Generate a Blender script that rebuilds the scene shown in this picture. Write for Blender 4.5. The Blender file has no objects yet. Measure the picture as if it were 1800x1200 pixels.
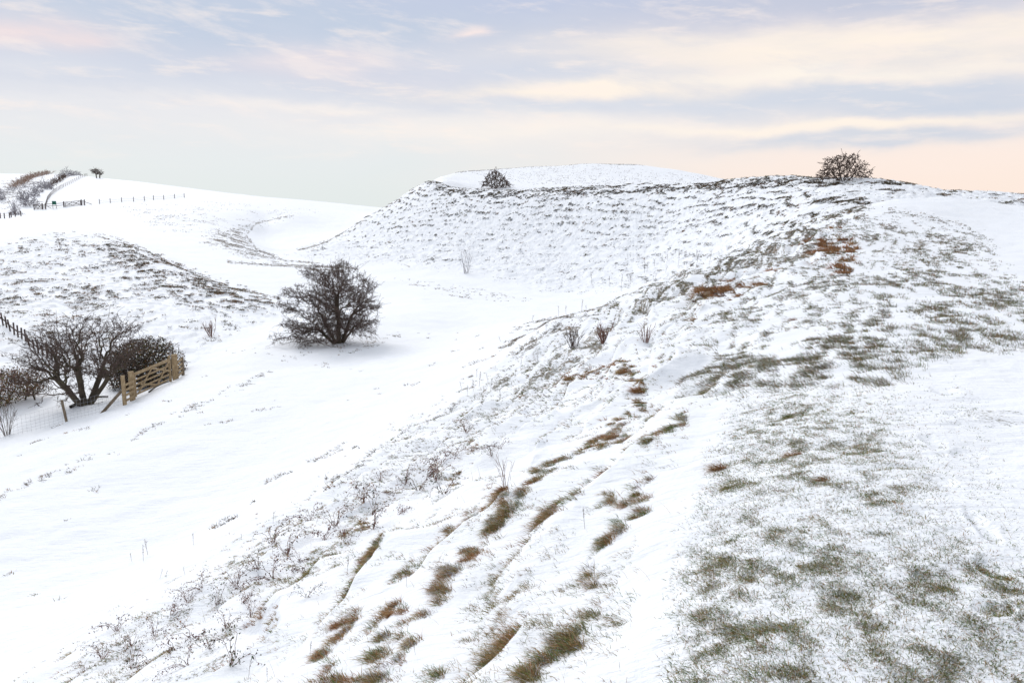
import bpy, math, random
import numpy as np
from math import radians as R
rng = np.random.default_rng(7); random.seed(7)
S = bpy.context.scene; COL = S.collection

# ------------------------------------------------------------------ camera, light, exposure
F = 1400.0; HOR = 372.0; CX, CY = 900.0, 600.0
PITCH = math.atan((CY-HOR)/F); CP, SP = math.cos(PITCH), math.sin(PITCH)
cam = bpy.data.objects.new("camera", bpy.data.cameras.new("camera")); COL.objects.link(cam)
cam.data.sensor_width = 36; cam.data.lens = 36*F/1800; cam.data.clip_end = 20000; cam.data.clip_start = .05
cam.location = (0,0,0); cam.rotation_euler = (math.pi/2-PITCH,0,0); S.camera = cam
S.view_settings.view_transform = 'Standard'; S.view_settings.look = 'None'
S.view_settings.exposure = -0.05; S.view_settings.gamma = 1.0
SUN_EL, SUN_AZ = 36, -32      # high thin cloud, light from the left
sl = bpy.data.lights.new("sun", 'SUN'); sl.energy = 2.05; sl.angle = R(26); sl.color = (1,.965,.92)
sun = bpy.data.objects.new("sun", sl); COL.objects.link(sun)
_d = (math.sin(R(SUN_AZ))*math.cos(R(SUN_EL)), math.cos(R(SUN_AZ))*math.cos(R(SUN_EL)), math.sin(R(SUN_EL)))
from mathutils import Vector
sun.rotation_euler = Vector(_d).to_track_quat('Z','Y').to_euler()

def lin(c):
    c = np.array(c, float)/255
    return tuple(np.where(c <= .04045, c/12.92, ((c+.055)/1.055)**2.4)) + (1.,)

class NT:
    """small helper for node trees"""
    def __init__(s, tree): s.t = tree; s.n = tree.nodes; s.l = tree.links; s.n.clear()
    def new(s, typ, **kw):
        nd = s.n.new(typ)
        for k, v in kw.items(): setattr(nd, k, v)
        return nd
    def put(s, sock, v):
        if isinstance(v, bpy.types.NodeSocket): s.l.new(v, sock)
        elif v is not None: sock.default_value = v
    def m(s, op, a, b=None, c=None, clamp=False):
        nd = s.n.new('ShaderNodeMath'); nd.operation = op; nd.use_clamp = clamp
        s.put(nd.inputs[0], a); s.put(nd.inputs[1], b)
        if c is not None: s.put(nd.inputs[2], c)
        return nd.outputs[0]
    def mix(s, f, a, b, mode='MIX'):
        nd = s.n.new('ShaderNodeMix'); nd.data_type = 'RGBA'; nd.blend_type = mode
        s.put(nd.inputs[0], f); s.put(nd.inputs[6], a); s.put(nd.inputs[7], b)
        return nd.outputs[2]
    def noise(s, vec, scale, detail=4, rough=.5, dist=0.):
        nd = s.n.new('ShaderNodeTexNoise'); s.put(nd.inputs['Vector'], vec)
        nd.inputs['Scale'].default_value = scale; nd.inputs['Detail'].default_value = detail
        nd.inputs['Roughness'].default_value = rough; nd.inputs['Distortion'].default_value = dist
        return nd.outputs[0]
    def ramp(s, f, stops, mode='LINEAR'):
        nd = s.n.new('ShaderNodeValToRGB'); cr = nd.color_ramp; cr.interpolation = mode
        while len(cr.elements) < len(stops): cr.elements.new(.5)
        for e, (p, c) in zip(cr.elements, stops): e.position = p; e.color = c if len(c) == 4 else (*c, 1)
        s.put(nd.inputs[0], f); return nd.outputs[0]
    def sstep(s, x, a, b):
        nd = s.n.new('ShaderNodeMapRange'); nd.interpolation_type = 'SMOOTHSTEP'
        s.put(nd.inputs[0], x); nd.inputs[1].default_value = a; nd.inputs[2].default_value = b
        return nd.outputs[0]
    def xyz(s, x, y, z):
        nd = s.n.new('ShaderNodeCombineXYZ')
        for i, v in enumerate((x, y, z)): s.put(nd.inputs[i], v)
        return nd.outputs[0]

def sky():
    w = bpy.data.worlds.new("World"); S.world = w; w.use_nodes = True
    N = NT(w.node_tree)
    tc = N.new('ShaderNodeTexCoord'); sp = N.new('ShaderNodeSeparateXYZ'); N.l.new(tc.outputs['Generated'], sp.inputs[0])
    x, y, z = sp.outputs
    az = N.m('ARCTAN2', x, y); el = N.m('ARCSINE', z)
    v = N.xyz(N.m('MULTIPLY', az, 1.0), N.m('MULTIPLY', el, 5.5), 3.3)
    n1 = N.noise(v, 3.2, 6, .55); n2 = N.noise(v, 11, 5, .6)
    wob = N.m('SUBTRACT', N.noise(N.xyz(az, N.m('MULTIPLY', el, 2.5), 9.), 5, 5, .55), .5)
    azw = N.m('ADD', az, N.m('MULTIPLY', N.m('SUBTRACT', n1, .5), .30))
    elw = N.m('ADD', el, N.m('MULTIPLY', wob, .055))
    def E(vv): return math.atan(((CY-vv)/F*CP - SP)/(CP+(CY-vv)/F*SP))
    def A(u): return math.atan((u-CX)/F)
    def rmp(rows):
        mx = .5
        return [(max(0, E(vv))/mx if not isinstance(vv, tuple) else vv[0]/mx, lin(c) if len(c) == 3 else c) for vv, c in rows]
    up = N.m('DIVIDE', elw, .5, clamp=True)
    left = N.ramp(up, rmp([(360,(225,233,233)),(290,(229,234,236)),(210,(232,232,236)),(130,(212,217,230)),(40,(200,209,224)),(-60,(194,204,222))]))
    right = N.ramp(up, rmp([(360,(253,234,221)),(290,(253,236,226)),(200,(246,236,232)),(120,(250,236,228)),(40,(216,214,226)),(-60,(200,206,222))]))
    sky_c = N.mix(N.sstep(azw, -.22, .42), left, right)
    def blob(u, vv, su, sv, col, amt, warp=True):
        nonlocal sky_c
        e0 = E(vv); a0 = A(u)
        dx = N.m('DIVIDE', N.m('SUBTRACT', azw if warp else az, a0), su/F)
        dz = N.m('DIVIDE', N.m('SUBTRACT', elw, e0), sv/F)
        r2 = N.m('ADD', N.m('POWER', N.m('ABSOLUTE', dx), 2), N.m('POWER', N.m('ABSOLUTE', dz), 2))
        g = N.m('EXPONENT', N.m('MULTIPLY', r2, -1))
        g = N.m('MULTIPLY', g, N.m('MULTIPLY_ADD', n2, .9, amt-.45), clamp=True)
        sky_c = N.mix(g, sky_c, lin(col))
    bl, cr, pk = (190,203,224), (255,243,230), (254,228,220)
    blob(480,40,330,80,(193,205,224),.85); blob(1000,0,420,30,(194,203,226),.9)
    blob(1580,20,380,52,(198,203,220),1.1); blob(900,110,260,30,(222,224,234),.4)
    blob(1450,182,480,26,(211,217,229),1.2); blob(1680,208,330,17,(208,215,228),1.0)
    blob(1530,252,330,13,(213,217,227),1.2); blob(980,128,260,20,(208,215,230),1.0)
    blob(1000,190,260,15,(214,220,232),.8)
    blob(100,105,100,20,(246,226,224),.75); blob(0,50,40,12,(246,226,224),.7); blob(850,52,32,9,(254,236,230),.95)
    blob(600,120,140,22,(248,232,230),.7); blob(1250,90,260,22,cr,.8); blob(1000,160,190,14,cr,1.2)
    blob(1560,112,350,30,cr,1.3); blob(1450,148,300,12,(254,245,234),1.1); blob(1700,128,170,9,cr,.8)
    blob(560,192,190,9,(252,243,236),.7); blob(1400,231,380,8,cr,1.2); blob(900,230,380,28,(252,244,236),.6)
    # soft small-scale cloud texture
    sky_c = N.mix(N.m('MULTIPLY', N.sstep(n1, .48, .72), N.m('MULTIPLY', N.sstep(el, .05, .17), .35)), sky_c, lin((196,206,226)))
    sky_c = N.mix(N.m('MULTIPLY', N.sstep(n2, .52, .74), N.m('MULTIPLY', N.sstep(el, .03, .1), .55)), sky_c, lin((253,240,232)))
    n3 = N.noise(N.xyz(N.m('MULTIPLY', az, 2.2), N.m('ADD', N.m('MULTIPLY', el, 9.), N.m('MULTIPLY', az, 1.6)), 7.), 4.5, 6, .6)
    sky_c = N.mix(N.m('MULTIPLY', N.sstep(n3, .5, .72), N.m('MULTIPLY', N.sstep(el, .06, .16), .3)), sky_c, lin((206,212,228)))
    sky_c = N.mix(N.m('MULTIPLY', N.sstep(n3, .47, .3), N.m('MULTIPLY', N.sstep(el, .05, .12), .35)), sky_c, lin((252,240,234)))
    # bright cloud deck higher up, above the picture
    sky_c = N.mix(N.sstep(el, .32, .75), sky_c, (.755,.79,.83,1))
    st = N.new('ShaderNodeTexSky', sky_type='NISHITA', sun_disc=False)
    st.sun_elevation = R(SUN_EL); st.sun_rotation = R(SUN_AZ); st.altitude = 150
    b1 = N.new('ShaderNodeBackground'); b2 = N.new('ShaderNodeBackground')
    N.put(b1.inputs[0], sky_c); b1.inputs[1].default_value = 1.09
    N.put(b2.inputs[0], st.outputs[0]); b2.inputs[1].default_value = .05
    mx = N.new('ShaderNodeMixShader'); mx.inputs[0].default_value = .06
    N.l.new(b1.outputs[0], mx.inputs[1]); N.l.new(b2.outputs[0], mx.inputs[2])
    o = N.new('ShaderNodeOutputWorld'); N.l.new(mx.outputs[0], o.inputs[0])
sky()

# ------------------------------------------------------------------ numpy noise
def _h(i, j, k):
    h = (i*374761393 + j*668265263 + k*2147483647*0 + k*1274126177) & 0xFFFFFFFF
    h = ((h ^ (h >> 13))*1103515245) & 0xFFFFFFFF
    h = ((h ^ (h >> 15))*2246822519) & 0xFFFFFFFF
    return ((h ^ (h >> 16)) & 0xFFFF)/65535.
def vnoise(x, y, seed=0):
    xi = np.floor(x).astype(np.int64); yi = np.floor(y).astype(np.int64)
    fx = x-xi; fy = y-yi; fx = fx*fx*fx*(fx*(fx*6-15)+10); fy = fy*fy*fy*(fy*(fy*6-15)+10)
    xi += 5000; yi += 5000
    a = _h(xi, yi, seed); b = _h(xi+1, yi, seed); c = _h(xi, yi+1, seed); d = _h(xi+1, yi+1, seed)
    return (a*(1-fx)+b*fx)*(1-fy)+(c*(1-fx)+d*fx)*fy
def fbm(x, y, seed=0, o=4, g=.5):
    s = 0; a = 1; n = 0
    for i in range(o):
        ca, sa = math.cos(i*1.1), math.sin(i*1.1)
        s = s + a*vnoise(ca*x-sa*y, sa*x+ca*y, seed+i*17); n += a; a *= g; x = x*2.03; y = y*2.03
    return s/n
def ss(x, a, b):
    t = np.clip((x-a)/(b-a), 0, 1); return t*t*(3-2*t)

# ------------------------------------------------------------------ ground: survey points -> height field
H0 = 1.6
def tslope(u, v):
    a = (u-CX)/F; b = (CY-v)/F; k = CP+b*SP
    return a/k, (-SP+b*CP)/k
PTS = []
def L(*pts, n=3):
    """survey line; each point (u, v, distance); points between are interpolated"""
    for i in range(len(pts)-1):
        p, q = np.array(pts[i], float), np.array(pts[i+1], float)
        m = max(1, int(math.hypot((q[0]-p[0])/F*2.2, math.log(q[2]/p[2]))/.055)) if n else 1
        for k in range(m):
            f = k/m; c = p*(1-f)+q*f; c[2] = math.exp(math.log(p[2])*(1-f)+math.log(q[2])*f)
            t, s = tslope(c[0], c[1]); PTS.append((t, math.log(c[2]), s+H0/c[2]))
    c = pts[-1]; t, s = tslope(c[0], c[1]); PTS.append((t, math.log(c[2]), s+H0/c[2]))
def W(x, y, z): PTS.append((x/y, math.log(y), (z+H0)/y))
# around the tripod
for y in (.45, 1., 1.8):
    for x, z in ((-3*y,-1.6-1.2*y),(-1.5*y,-1.6-.62*y),(-.7*y,-1.6-.3*y),(0,-1.6-.07*y),(.7*y,-1.6),(1.5*y,-1.6),(3*y,-1.65)): W(x, y, z)
# ridge top
for u in (1350, 1500, 1700, 2000, 2600):
    d = 0 if u > 1400 else -.07
    for y, z in ((2.6,-1.6),(4.2,-1.62+d),(7.5,-1.75+d*2),(11.5,-1.85+d*3)):
        t = (u-CX)/F*(1.05); W(t*y, y, z)
L((1480,520,18),(1650,505,19.5),(1800,500,20),(2200,495,20)); L((1450,440,29),(1650,432,32),(1800,432,32),(2200,425,32))
L((1600,380,42),(1700,382,43),(1800,385,44),(2200,380,44))
L((1400,402,48),(1500,368,52),(1560,355,54),(1650,347.5,55),(1720,352,54),(1800,363,52),(2000,385,50))
L((1560,375,62),(1650,366,62),(1800,372,62),(2000,380,62))
# contours of the near flank
L((640,1190,3.9),(860,960,5.55),(900,890,6.4),(940,830,7.3),(1130,700,10.5),(1200,600,15.5),(1250,545,20),(1330,470,30))
L((930,1190,3.2),(1070,960,4.6),(1120,850,5.7),(1200,745,7.5),(1300,640,11),(1380,540,18))
L((450,1190,5.1),(640,980,7),(800,880,8.5),(1000,760,11.4),(1090,660,15),(1160,560,22))
L((200,1190,7.1),(400,1060,8.6),(600,930,10.8),(800,780,15.4),(930,700,19))
L((1400,402,48),(1300,440,43),(1200,482,38),(1100,522,33),(1040,545,31),(970,562,30))
# the small slip hollow
L((1090,600,20),(1050,612,21),(1000,625,23)); L((1060,590,25),(1000,600,27))
# foot of the flank
L((-300,1400,7),(100,1190,8.9),(350,1020,11),(500,925,13.2),(600,870,15),(700,790,18),(830,705,22.5),(930,650,26))
# ditch floor
L((-400,1330,9.5),(0,1120,13),(300,955,17.5),(600,765,24),(800,650,30),(920,590,37),(1000,552,44))
L((1000,585,36),(1100,560,40),(1200,512,46),(1300,470,51),(1400,436,56),(1480,405,60))
# counterscarp
L((-400,1000,20),(0,880,22),(150,800,25),(300,735,28.5),(440,672,34),(520,635,40),(600,606,45),(690,588,50),(800,585,53))
L((-300,860,32),(0,766,33),(115,738,33.5),(222,707,34.3),(320,668,38.5),(420,625,42),(520,585,50),(620,560,56),(750,548,62))
L((-200,800,38),(0,720,38),(100,705,38),(180,693,38.5),(250,680,41))
# left hill with tussocks
L((-200,700,42),(0,650,45),(150,660,44),(330,640,45),(400,602,51),(470,565,60))
L((-200,560,58),(0,550,60),(150,560,58),(300,560,57),(420,560,60))
L((-200,480,80),(0,470,84),(150,470,84),(300,490,78),(400,515,72))
L((0,408,118),(60,402,118),(120,403,116),(170,415,110),(250,441,98),(330,478,86),(400,506,78),(480,530,70),(520,545,68))
L((250,444,106),(330,482,92),(400,508,84))
# snowy strip beyond it, plain between the banks
L((200,405,142),(250,422,130),(330,455,112),(400,480,101),(480,505,91),(560,535,80),(700,530,78))
L((850,545,68),(930,532,76),(1000,522,82)); L((640,495,95),(750,500,92),(850,515,88)); L((400,462,112),(550,478,106))
# bank with the bowl
L((520,377,195),(450,390,180),(432,412,165),(450,438,142),(500,457,128),(600,464,122),(700,471,116))
L((360,405,150),(400,432,132),(450,460,115)); L((470,400,190),(460,420,172),(480,441,150),(520,452,140))
L((560,440,148),(540,420,165),(560,400,185),(620,385,200))
# fields and skyline at the left
L((-300,385,150),(0,388,150),(100,390,150),(250,385,165),(350,380,175),(450,375,190),(640,372,230))
L((-200,356,205),(60,372,190),(110,361,205),(200,353,212),(300,349,220),(400,352,225),(500,358,235))
L((0,345,215),(60,335,235),(100,330,250)); L((-300,303,330),(0,306,330),(60,307,330),(100,306,320),(130,307,310),(165,312,300),(250,320,300),(350,333,295),(450,345,290),(550,353,290),(640,362,290),(700,366,290))
L((-300,330,420),(0,335,420),(165,340,420),(350,360,400),(640,385,400),(900,385,420))
# great rampart: foot, face, crest
L((525,441,136),(600,458,124),(700,470,115),(820,482,106),(930,511,94),(1000,518,90),(1150,503,82),(1250,470,76),(1340,432,70),(1420,405,66))
L((620,420,143),(700,425,129),(820,425,120),(1000,430,108),(1150,425,98),(1300,400,85),(1400,378,76),(1480,362,72))
L((525,441,136),(580,424,142),(640,386,148),(700,351,150),(757,319,150))
L((757,319,150),(790,334,142),(900,338,131),(1000,333,125),(1100,329,118),(1250,325,107),(1300,318,103),(1350,313,100),(1400,314,96),(1440,317.5,92),(1500,316.5,88),(1550,319,86),(1650,335,83),(1800,345,80),(2100,360,78))
L((1560,340,76),(1650,350,74),(1800,362,72)); L((1450,345,80),(1550,335,79))
# behind it
L((640,405,172),(700,385,172),(757,350,175)); L((690,375,230),(730,372,235))
L((800,348,160),(900,348,148),(1000,345,142),(1100,343,136),(1250,342,124)); L((1350,332,118),(1500,335,108),(1650,352,104),(1800,362,104),(2100,372,104))
L((790,320,185),(830,334,172),(900,333,170),(1000,330,170))
L((757,319,152),(775,310,185),(800,303.5,225),(850,299,230),(900,295,235),(1000,290,240),(1040,287,240),(1130,290,240),(1200,300,235),(1275,316,228),(1330,326,220))
L((820,312,205),(950,308,212),(1100,308,212),(1200,314,205))
L((800,330,270),(1040,325,290),(1275,345,270),(1500,365,260),(1800,372,250),(2200,372,250)); L((1000,380,420),(1400,385,420),(2200,385,420))
for u in range(-700, 2700, 150): L((u,388,700),n=1); L((u,388,1500),n=1); L((u,380,6000),n=1)
for y in (16,25,40,70,120,220,400):
    W(-1.35*y, y, -9+.0*y); W(1.35*y, y, -2.2-.01*y); W(-2.4*y, y, -10); W(2.4*y, y, -3.5-.01*y)
PTS = np.array(PTS)
_, iu = np.unique(np.round(PTS[:, :2]/.004), axis=0, return_index=True); PTS = PTS[iu]
KT = 2.2
P2 = np.stack([PTS[:, 0]*KT, PTS[:, 1]], 1)
def ker(d2): return -np.sqrt(d2+.0012)
D2 = ((P2[:, None]-P2[None])**2).sum(-1)
n = len(P2); A_ = np.zeros((n+3, n+3)); A_[:n, :n] = ker(D2)+np.eye(n)*.006
A_[:n, n] = 1; A_[:n, n+1:] = P2; A_[n:, :n] = A_[:n, n:].T
Wt = np.linalg.solve(A_, np.concatenate([PTS[:, 2], [0,0,0]]))
# coarse solution grid in (t, ln y), cubic-ish smooth because it is fine
TG = np.concatenate([np.linspace(-2.6,-.85,40)[:-1], np.linspace(-.85,.85,330), np.linspace(.85,2.6,40)[1:]]); YG = np.concatenate([np.linspace(math.log(.4), math.log(60), 300)[:-1], np.linspace(math.log(60), math.log(350), 300)[:-1], np.linspace(math.log(350), math.log(9000), 60)])
Q = np.zeros((len(YG), len(TG)))
for i, ly in enumerate(YG):
    X = np.stack([TG*KT, np.full_like(TG, ly)], 1)
    d2 = ((X[:, None]-P2[None])**2).sum(-1); Q[i] = ker(d2)@Wt[:n]+Wt[n]+X@Wt[n+1:]
def bil(G, t, ly):
    a = np.clip(np.interp(t, TG, np.arange(len(TG))), 0, len(TG)-1.001); b = np.clip(np.interp(ly, YG, np.arange(len(YG))), 0, len(YG)-1.001)
    i = a.astype(int); j = b.astype(int); fa = a-i; fb = b-j
    return (G[j, i]*(1-fa)+G[j, i+1]*fa)*(1-fb)+(G[j+1, i]*(1-fa)+G[j+1, i+1]*fa)*fb

# mesh grid: wide fan whose cells shrink toward the viewer
tt = np.concatenate([np.linspace(-2.6,-.80,60)[:-1], np.linspace(-.80,.80,1150), np.linspace(.80,2.6,60)[1:]])
def seg(a, b, k): return np.linspace(math.log(a), math.log(b), k)[:-1]
ll = np.concatenate([seg(.4,2.2,70), seg(2.2,12,400), seg(12,62,280), seg(62,160,330), seg(160,340,190), seg(340,9000,50), [math.log(9000)]])
T, LY = np.meshgrid(tt, ll); Y = np.exp(LY); X = T*Y
Z = bil(Q, T, LY)*Y - H0
def project(X, Y, Z):
    den = Y*CP - Z*SP
    return CX+F*X/den, CY-F*(Y*SP+Z*CP)/den
U, V = project(X, Y, Z)
def poly(pts, f=25, y0=0, y1=1e9):
    """soft mask of a patch of ground, 0..1 (feather f)"""
    p = np.array(pts, float); m = len(p)
    bb = (U > p[:,0].min()-f) & (U < p[:,0].max()+f) & (V > p[:,1].min()-f) & (V < p[:,1].max()+f) & (Y > y0) & (Y < y1)
    out = np.zeros_like(U); x = U[bb]; y = V[bb]
    d = np.full(x.shape, 1e9); ins = np.zeros(x.shape, bool)
    for i in range(m):
        a, b = p[i], p[(i+1) % m]; e = b-a
        k = np.clip(((x-a[0])*e[0]+(y-a[1])*e[1])/(e@e), 0, 1)
        d = np.minimum(d, np.hypot(x-a[0]-k*e[0], y-a[1]-k*e[1]))
        c = (a[1] > y) != (b[1] > y)
        ins ^= c & (x < (b[0]-a[0])*(y-a[1])/(b[1]-a[1]+1e-12)+a[0])
    out[bb] = ss(np.where(ins, d, -d), -f, f); return out
def line(pts, w, y0=0, y1=1e9, wob=None):
    U, V = (globals()['U'], globals()['V']) if wob is None else wob
    p = np.array(pts, float); bb = (Y > y0) & (Y < y1) & (U > p[:,0].min()-3*w) & (U < p[:,0].max()+3*w) & (V > p[:,1].min()-3*w) & (V < p[:,1].max()+3*w)
    x = U[bb]; y = V[bb]; d = np.full(x.shape, 1e9)
    for i in range(len(p)-1):
        a, b = p[i], p[i+1]; e = b-a; k = np.clip(((x-a[0])*e[0]+(y-a[1])*e[1])/(e@e), 0, 1)
        d = np.minimum(d, np.hypot(x-a[0]-k*e[0], y-a[1]-k*e[1]))
    out = np.zeros_like(U); out[bb] = np.exp(-(d/w)**2); return out
MX = np.maximum
# ---- relief
Z0 = Z.copy()
near = ss(Y, 45, 20)
wide = ss(Y, 400, 200)
Z = Z + (fbm(X/5, Y/5, 3)-.5)*np.clip(Y/40, .12, .5)*.8*wide + (fbm(X/1.1, Y/1.1, 9)-.5)*.09*ss(Y,130,60)
flank = poly([(60,1300),(-100,1300),(350,1005),(500,912),(600,855),(700,775),(830,690),(960,600),(1100,515),(1400,395),(1480,390),(1430,470),(1330,560),(1270,640),(1220,720),(1130,900),(1060,1300)], 30, 0, 56)
# wavering ledges (terracettes) follow the contours of the flank
wob = (fbm(X/2.6, Y/2.6, 21, 3)-.5)*.8 + (fbm(X/.6, Y/.6, 23, 2)-.5)*.16
ph = (Z0+wob)/.52
fr = ph-np.floor(ph)
patch1 = ss(fbm(X/1.1, Y/1.1, 31, 3), .40, .6)
led = np.where(fr < .78, fr/.78, (1-fr)/.22)            # gentle tread, quick riser
Z = Z - (led-.5)*.24*flank*(.4+.6*patch1)*np.clip(Y/7, .75, 1.8)
riser = np.exp(-((fr-.89)/.10)**2)
# great rampart face
face = poly([(500,450),(580,418),(640,380),(700,345),(757,312),(900,332),(1100,322),(1250,318),(1350,305),(1500,310),(1600,318),(1810,340),(1810,368),(1650,350),(1560,358),(1400,405),(1250,465),(1150,498),(1000,512),(930,500),(820,475),(700,465)], 12, 66, 152)
fz = Z0 + (fbm(X/13, Y/13, 41, 2, .5)-.5)*1.7 + (fbm(X/2.5, Y/2.5, 42, 2)-.5)*.8
f2 = fz/.72; f2 = f2-np.floor(f2)
row = np.exp(-((f2-.5)/.15)**2)
tus = ss(fbm(X/.75, Y/.75+Z0/.35, 43, 2, .6), .42, .68)
Z = Z + face*(tus*.16 + row*.10)
hill = poly([(0,430),(100,405),(170,412),(250,438),(330,472),(400,500),(490,530),(480,560),(400,598),(330,645),(240,640),(-60,640),(-60,440)], 18, 40, 120)
tus2 = ss(fbm(X/.6, Y/.6+Z0/.35, 47, 2, .6), .45, .7)
Z = Z + hill*tus2*.16
# small drift ripples on the open snow
rip = fbm(X/1.4+Y/4, Y/.35-X/1.2, 51, 3)
Z = Z + (rip-.5)*.05*ss(Y, 60, 14)*(1-flank*.5)
# footprints on the ridge top
def dent(u, v, ru, rv, dep, ang=0):
    global Z
    bb = (abs(U-u) < 3*ru+3*rv) & (abs(V-v) < 3*rv+3*ru) & (Y < 30)
    dx = U-u; dy = V-v; c, s_ = math.cos(ang), math.sin(ang)
    r = np.sqrt(((dx*c+dy*s_)/ru)**2+((-dx*s_+dy*c)/rv)**2)*(.7+.6*fbm(X/.08, Y/.08, 91, 2)); dep_ = dep*.55
    Z = Z - np.where(bb, dep_*(np.exp(-r**4) - .2*np.exp(-((r-1.35)/.3)**2)), 0)
for a in ((1650,845,34,9,.045,.25),(1700,795,28,7,.04,.1),(1660,690,26,6,.04,.2),(1745,1000,36,11,.03,.5),(1745,1068,34,12,.03,.2),(1640,775,24,6,.035,.3),(1725,930,36,10,.04,.7),(1610,905,30,8,.02,.1),(1745,640,26,5,.035,.1),(1690,735,26,6,.04,.2)): dent(*a)

# ---- how bare of snow each spot of ground is
B = np.zeros_like(U)
nz = fbm(X/.7, Y/.7, 61, 4, .6); nz2 = fbm(X/2.2, Y/2.2, 63, 3); nz3 = fbm(X/.18, Y/.18, 65, 3, .6)
def gb(mask, lo, hi, n_=None, amt=1.):
    global B
    B = MX(B, mask*ss(nz if n_ is None else n_, lo, hi)*amt)
# ribbons of grass under the ledges: (line, half width, amount, greenness)
RIB = [([(560,1230),(632,1196),(674,1170),(719,1110),(745,1080),(762,1055),(785,1020),(812,990),(835,972),(856,955)],6,1.1,.35),([(861,937),(887,903),(896,885)],8,1.3,.5),([(775,937),(805,915),(835,896),(862,878),(882,858)],6,.9,.1),
  ([(905,884),(932,855),(955,821)],5,.9,.5),([(955,821),(1011,791),(1056,772),(1094,757)],4,.8,.5),
  ([(930,1205),(940,1185),(955,1159),(992,1125),(1019,1099),(1049,1065),(1040,1012),(1052,990),(1049,960),(1067,934),(1086,915)],6,.95,.6),([(1105,907),(1124,881),(1135,836)],7,1.1,.5),([(1019,881),(1064,872),(1094,874),(1120,860)],6,.7,.5),
  ([(555,1168),(575,1145),(599,1117),(606,1087),(621,1074)],6,1,.1),([(655,1121),(681,1087),(700,1069)],5,1,.1),([(629,1005),(640,990),(657,969)],6,1.1,.3),([(685,1020),(700,1005),(737,979)],5,.7,.7),
  ([(1085,642),(1115,665),(1129,705)],9,1.7,.2),([(985,668),(1010,662),(1040,652),(1080,645)],8,1.6,.1),([(1050,775),(1080,750),(1117,716)],6,1.1,.3),([(1140,790),(1170,765),(1203,743)],5,.9,.7),([(1130,800),(1150,775)],8,.4,.6),
  ([(740,1190),(790,1150)],5,.4,.6),([(655,1165),(690,1140)],8,.6,.7),([(830,800),(840,780)],6,.8,.3),([(785,855),(800,838)],5,.9,.4),([(600,940),(650,925)],5,.6,.5)]
nT = .62*fbm(X/.07, Y/.16, 111, 3, .6)+.38*fbm(X/.21, Y/.55, 112, 3, .6); nM = fbm((X-.3*Y)/.9, Y/2.6, 113, 3, .6)
nzs = ss(nz3, .40, .64); nz4 = fbm(X/.085, Y/.085, 67, 3, .65); nz5 = fbm(X/.13, Y/.17, 68, 3, .6)
UW = (U+(fbm(X/.3, Y/.3, 101, 3, .6)-.5)*44, V+(fbm(X/.3, Y/.3, 103, 3, .6)-.5)*44)
RW = np.zeros_like(U)
for pts, w_, am, gr in RIB: RW = MX(RW, am*line(pts, w_*1.15, 0, 30, UW))
gb(np.clip(RW, 0, 1)*(.3+.7*ss(nT,.4,.58)), .34, .52, nz, .55)
# thin-snow turf on the ridge top
turf = MX(poly([(1200,1230),(1215,1000),(1262,850),(1300,740),(1400,680),(1560,720),(1610,830),(1660,930),(1740,1000),(1840,1030),(1840,1230)], 45, 0, 14),
          poly([(1250,790),(1300,830),(1300,880),(1250,870)], 20, 0, 14))
TD = ss(.88*nT+.12*nM, .45, .59)
gb(turf, .47, .62, .9*nT+.1*nM, .24)
core = poly([(1330,690),(1480,690),(1510,900),(1500,1100),(1400,1100),(1360,890)], 40, 0, 14)
gb(core, .43, .58, .9*nT+.1*nM, .36)
gb(poly([(1640,700),(1830,690),(1830,1230),(1600,1230)], 40, 0, 14), .5, .74, None, .55)
mid = poly([(1180,660),(1260,560),(1420,450),(1480,395),(1600,385),(1720,420),(1800,520),(1800,600),(1650,620),(1560,700),(1350,700),(1250,690)], 25, 7, 50)
st = .42*fbm((X-.35*Y)/.9, Y/3.4, 71, 3, .6)+.58*fbm((X-.35*Y)/.2, Y/.8, 72, 3, .6)
gb(mid, .42, .60, st, .42)
gb(poly([(1400,470),(1600,470),(1800,500),(1800,570),(1500,590),(1350,560)], 25, 8, 40), .40, .64, st, .55)
gb(poly([(1560,372),(1700,400),(1760,470),(1600,450),(1480,430)], 16, 20, 56), .42, .62, st, .7)
gb(line([(1090,540),(1200,500),(1300,455),(1400,412),(1500,372)], 26, 20, 56), .36, .6, st, .85)
gb(line([(1420,430),(1470,440),(1480,460)], 14, 15, 50), .36, .55, st, .6)
gb(line([(1230,520),(1290,510),(1335,500)], 9, 15, 40), .36, .55, st, .6)
gb(flank*ss(Y, 14, 22), .42, .66, st, .75)
# bramble belt at the foot of the flank
belt = poly([(60,1215),(250,1080),(400,980),(540,880),(700,770),(850,690),(960,640),(1000,670),(900,760),(800,860),(660,960),(480,1080),(380,1230)], 30, 6, 32)
gb(belt, .46, .68, fbm(X/.45+Y/.9, Y/.5-X/.9, 73, 3, .6), .5)
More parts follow.
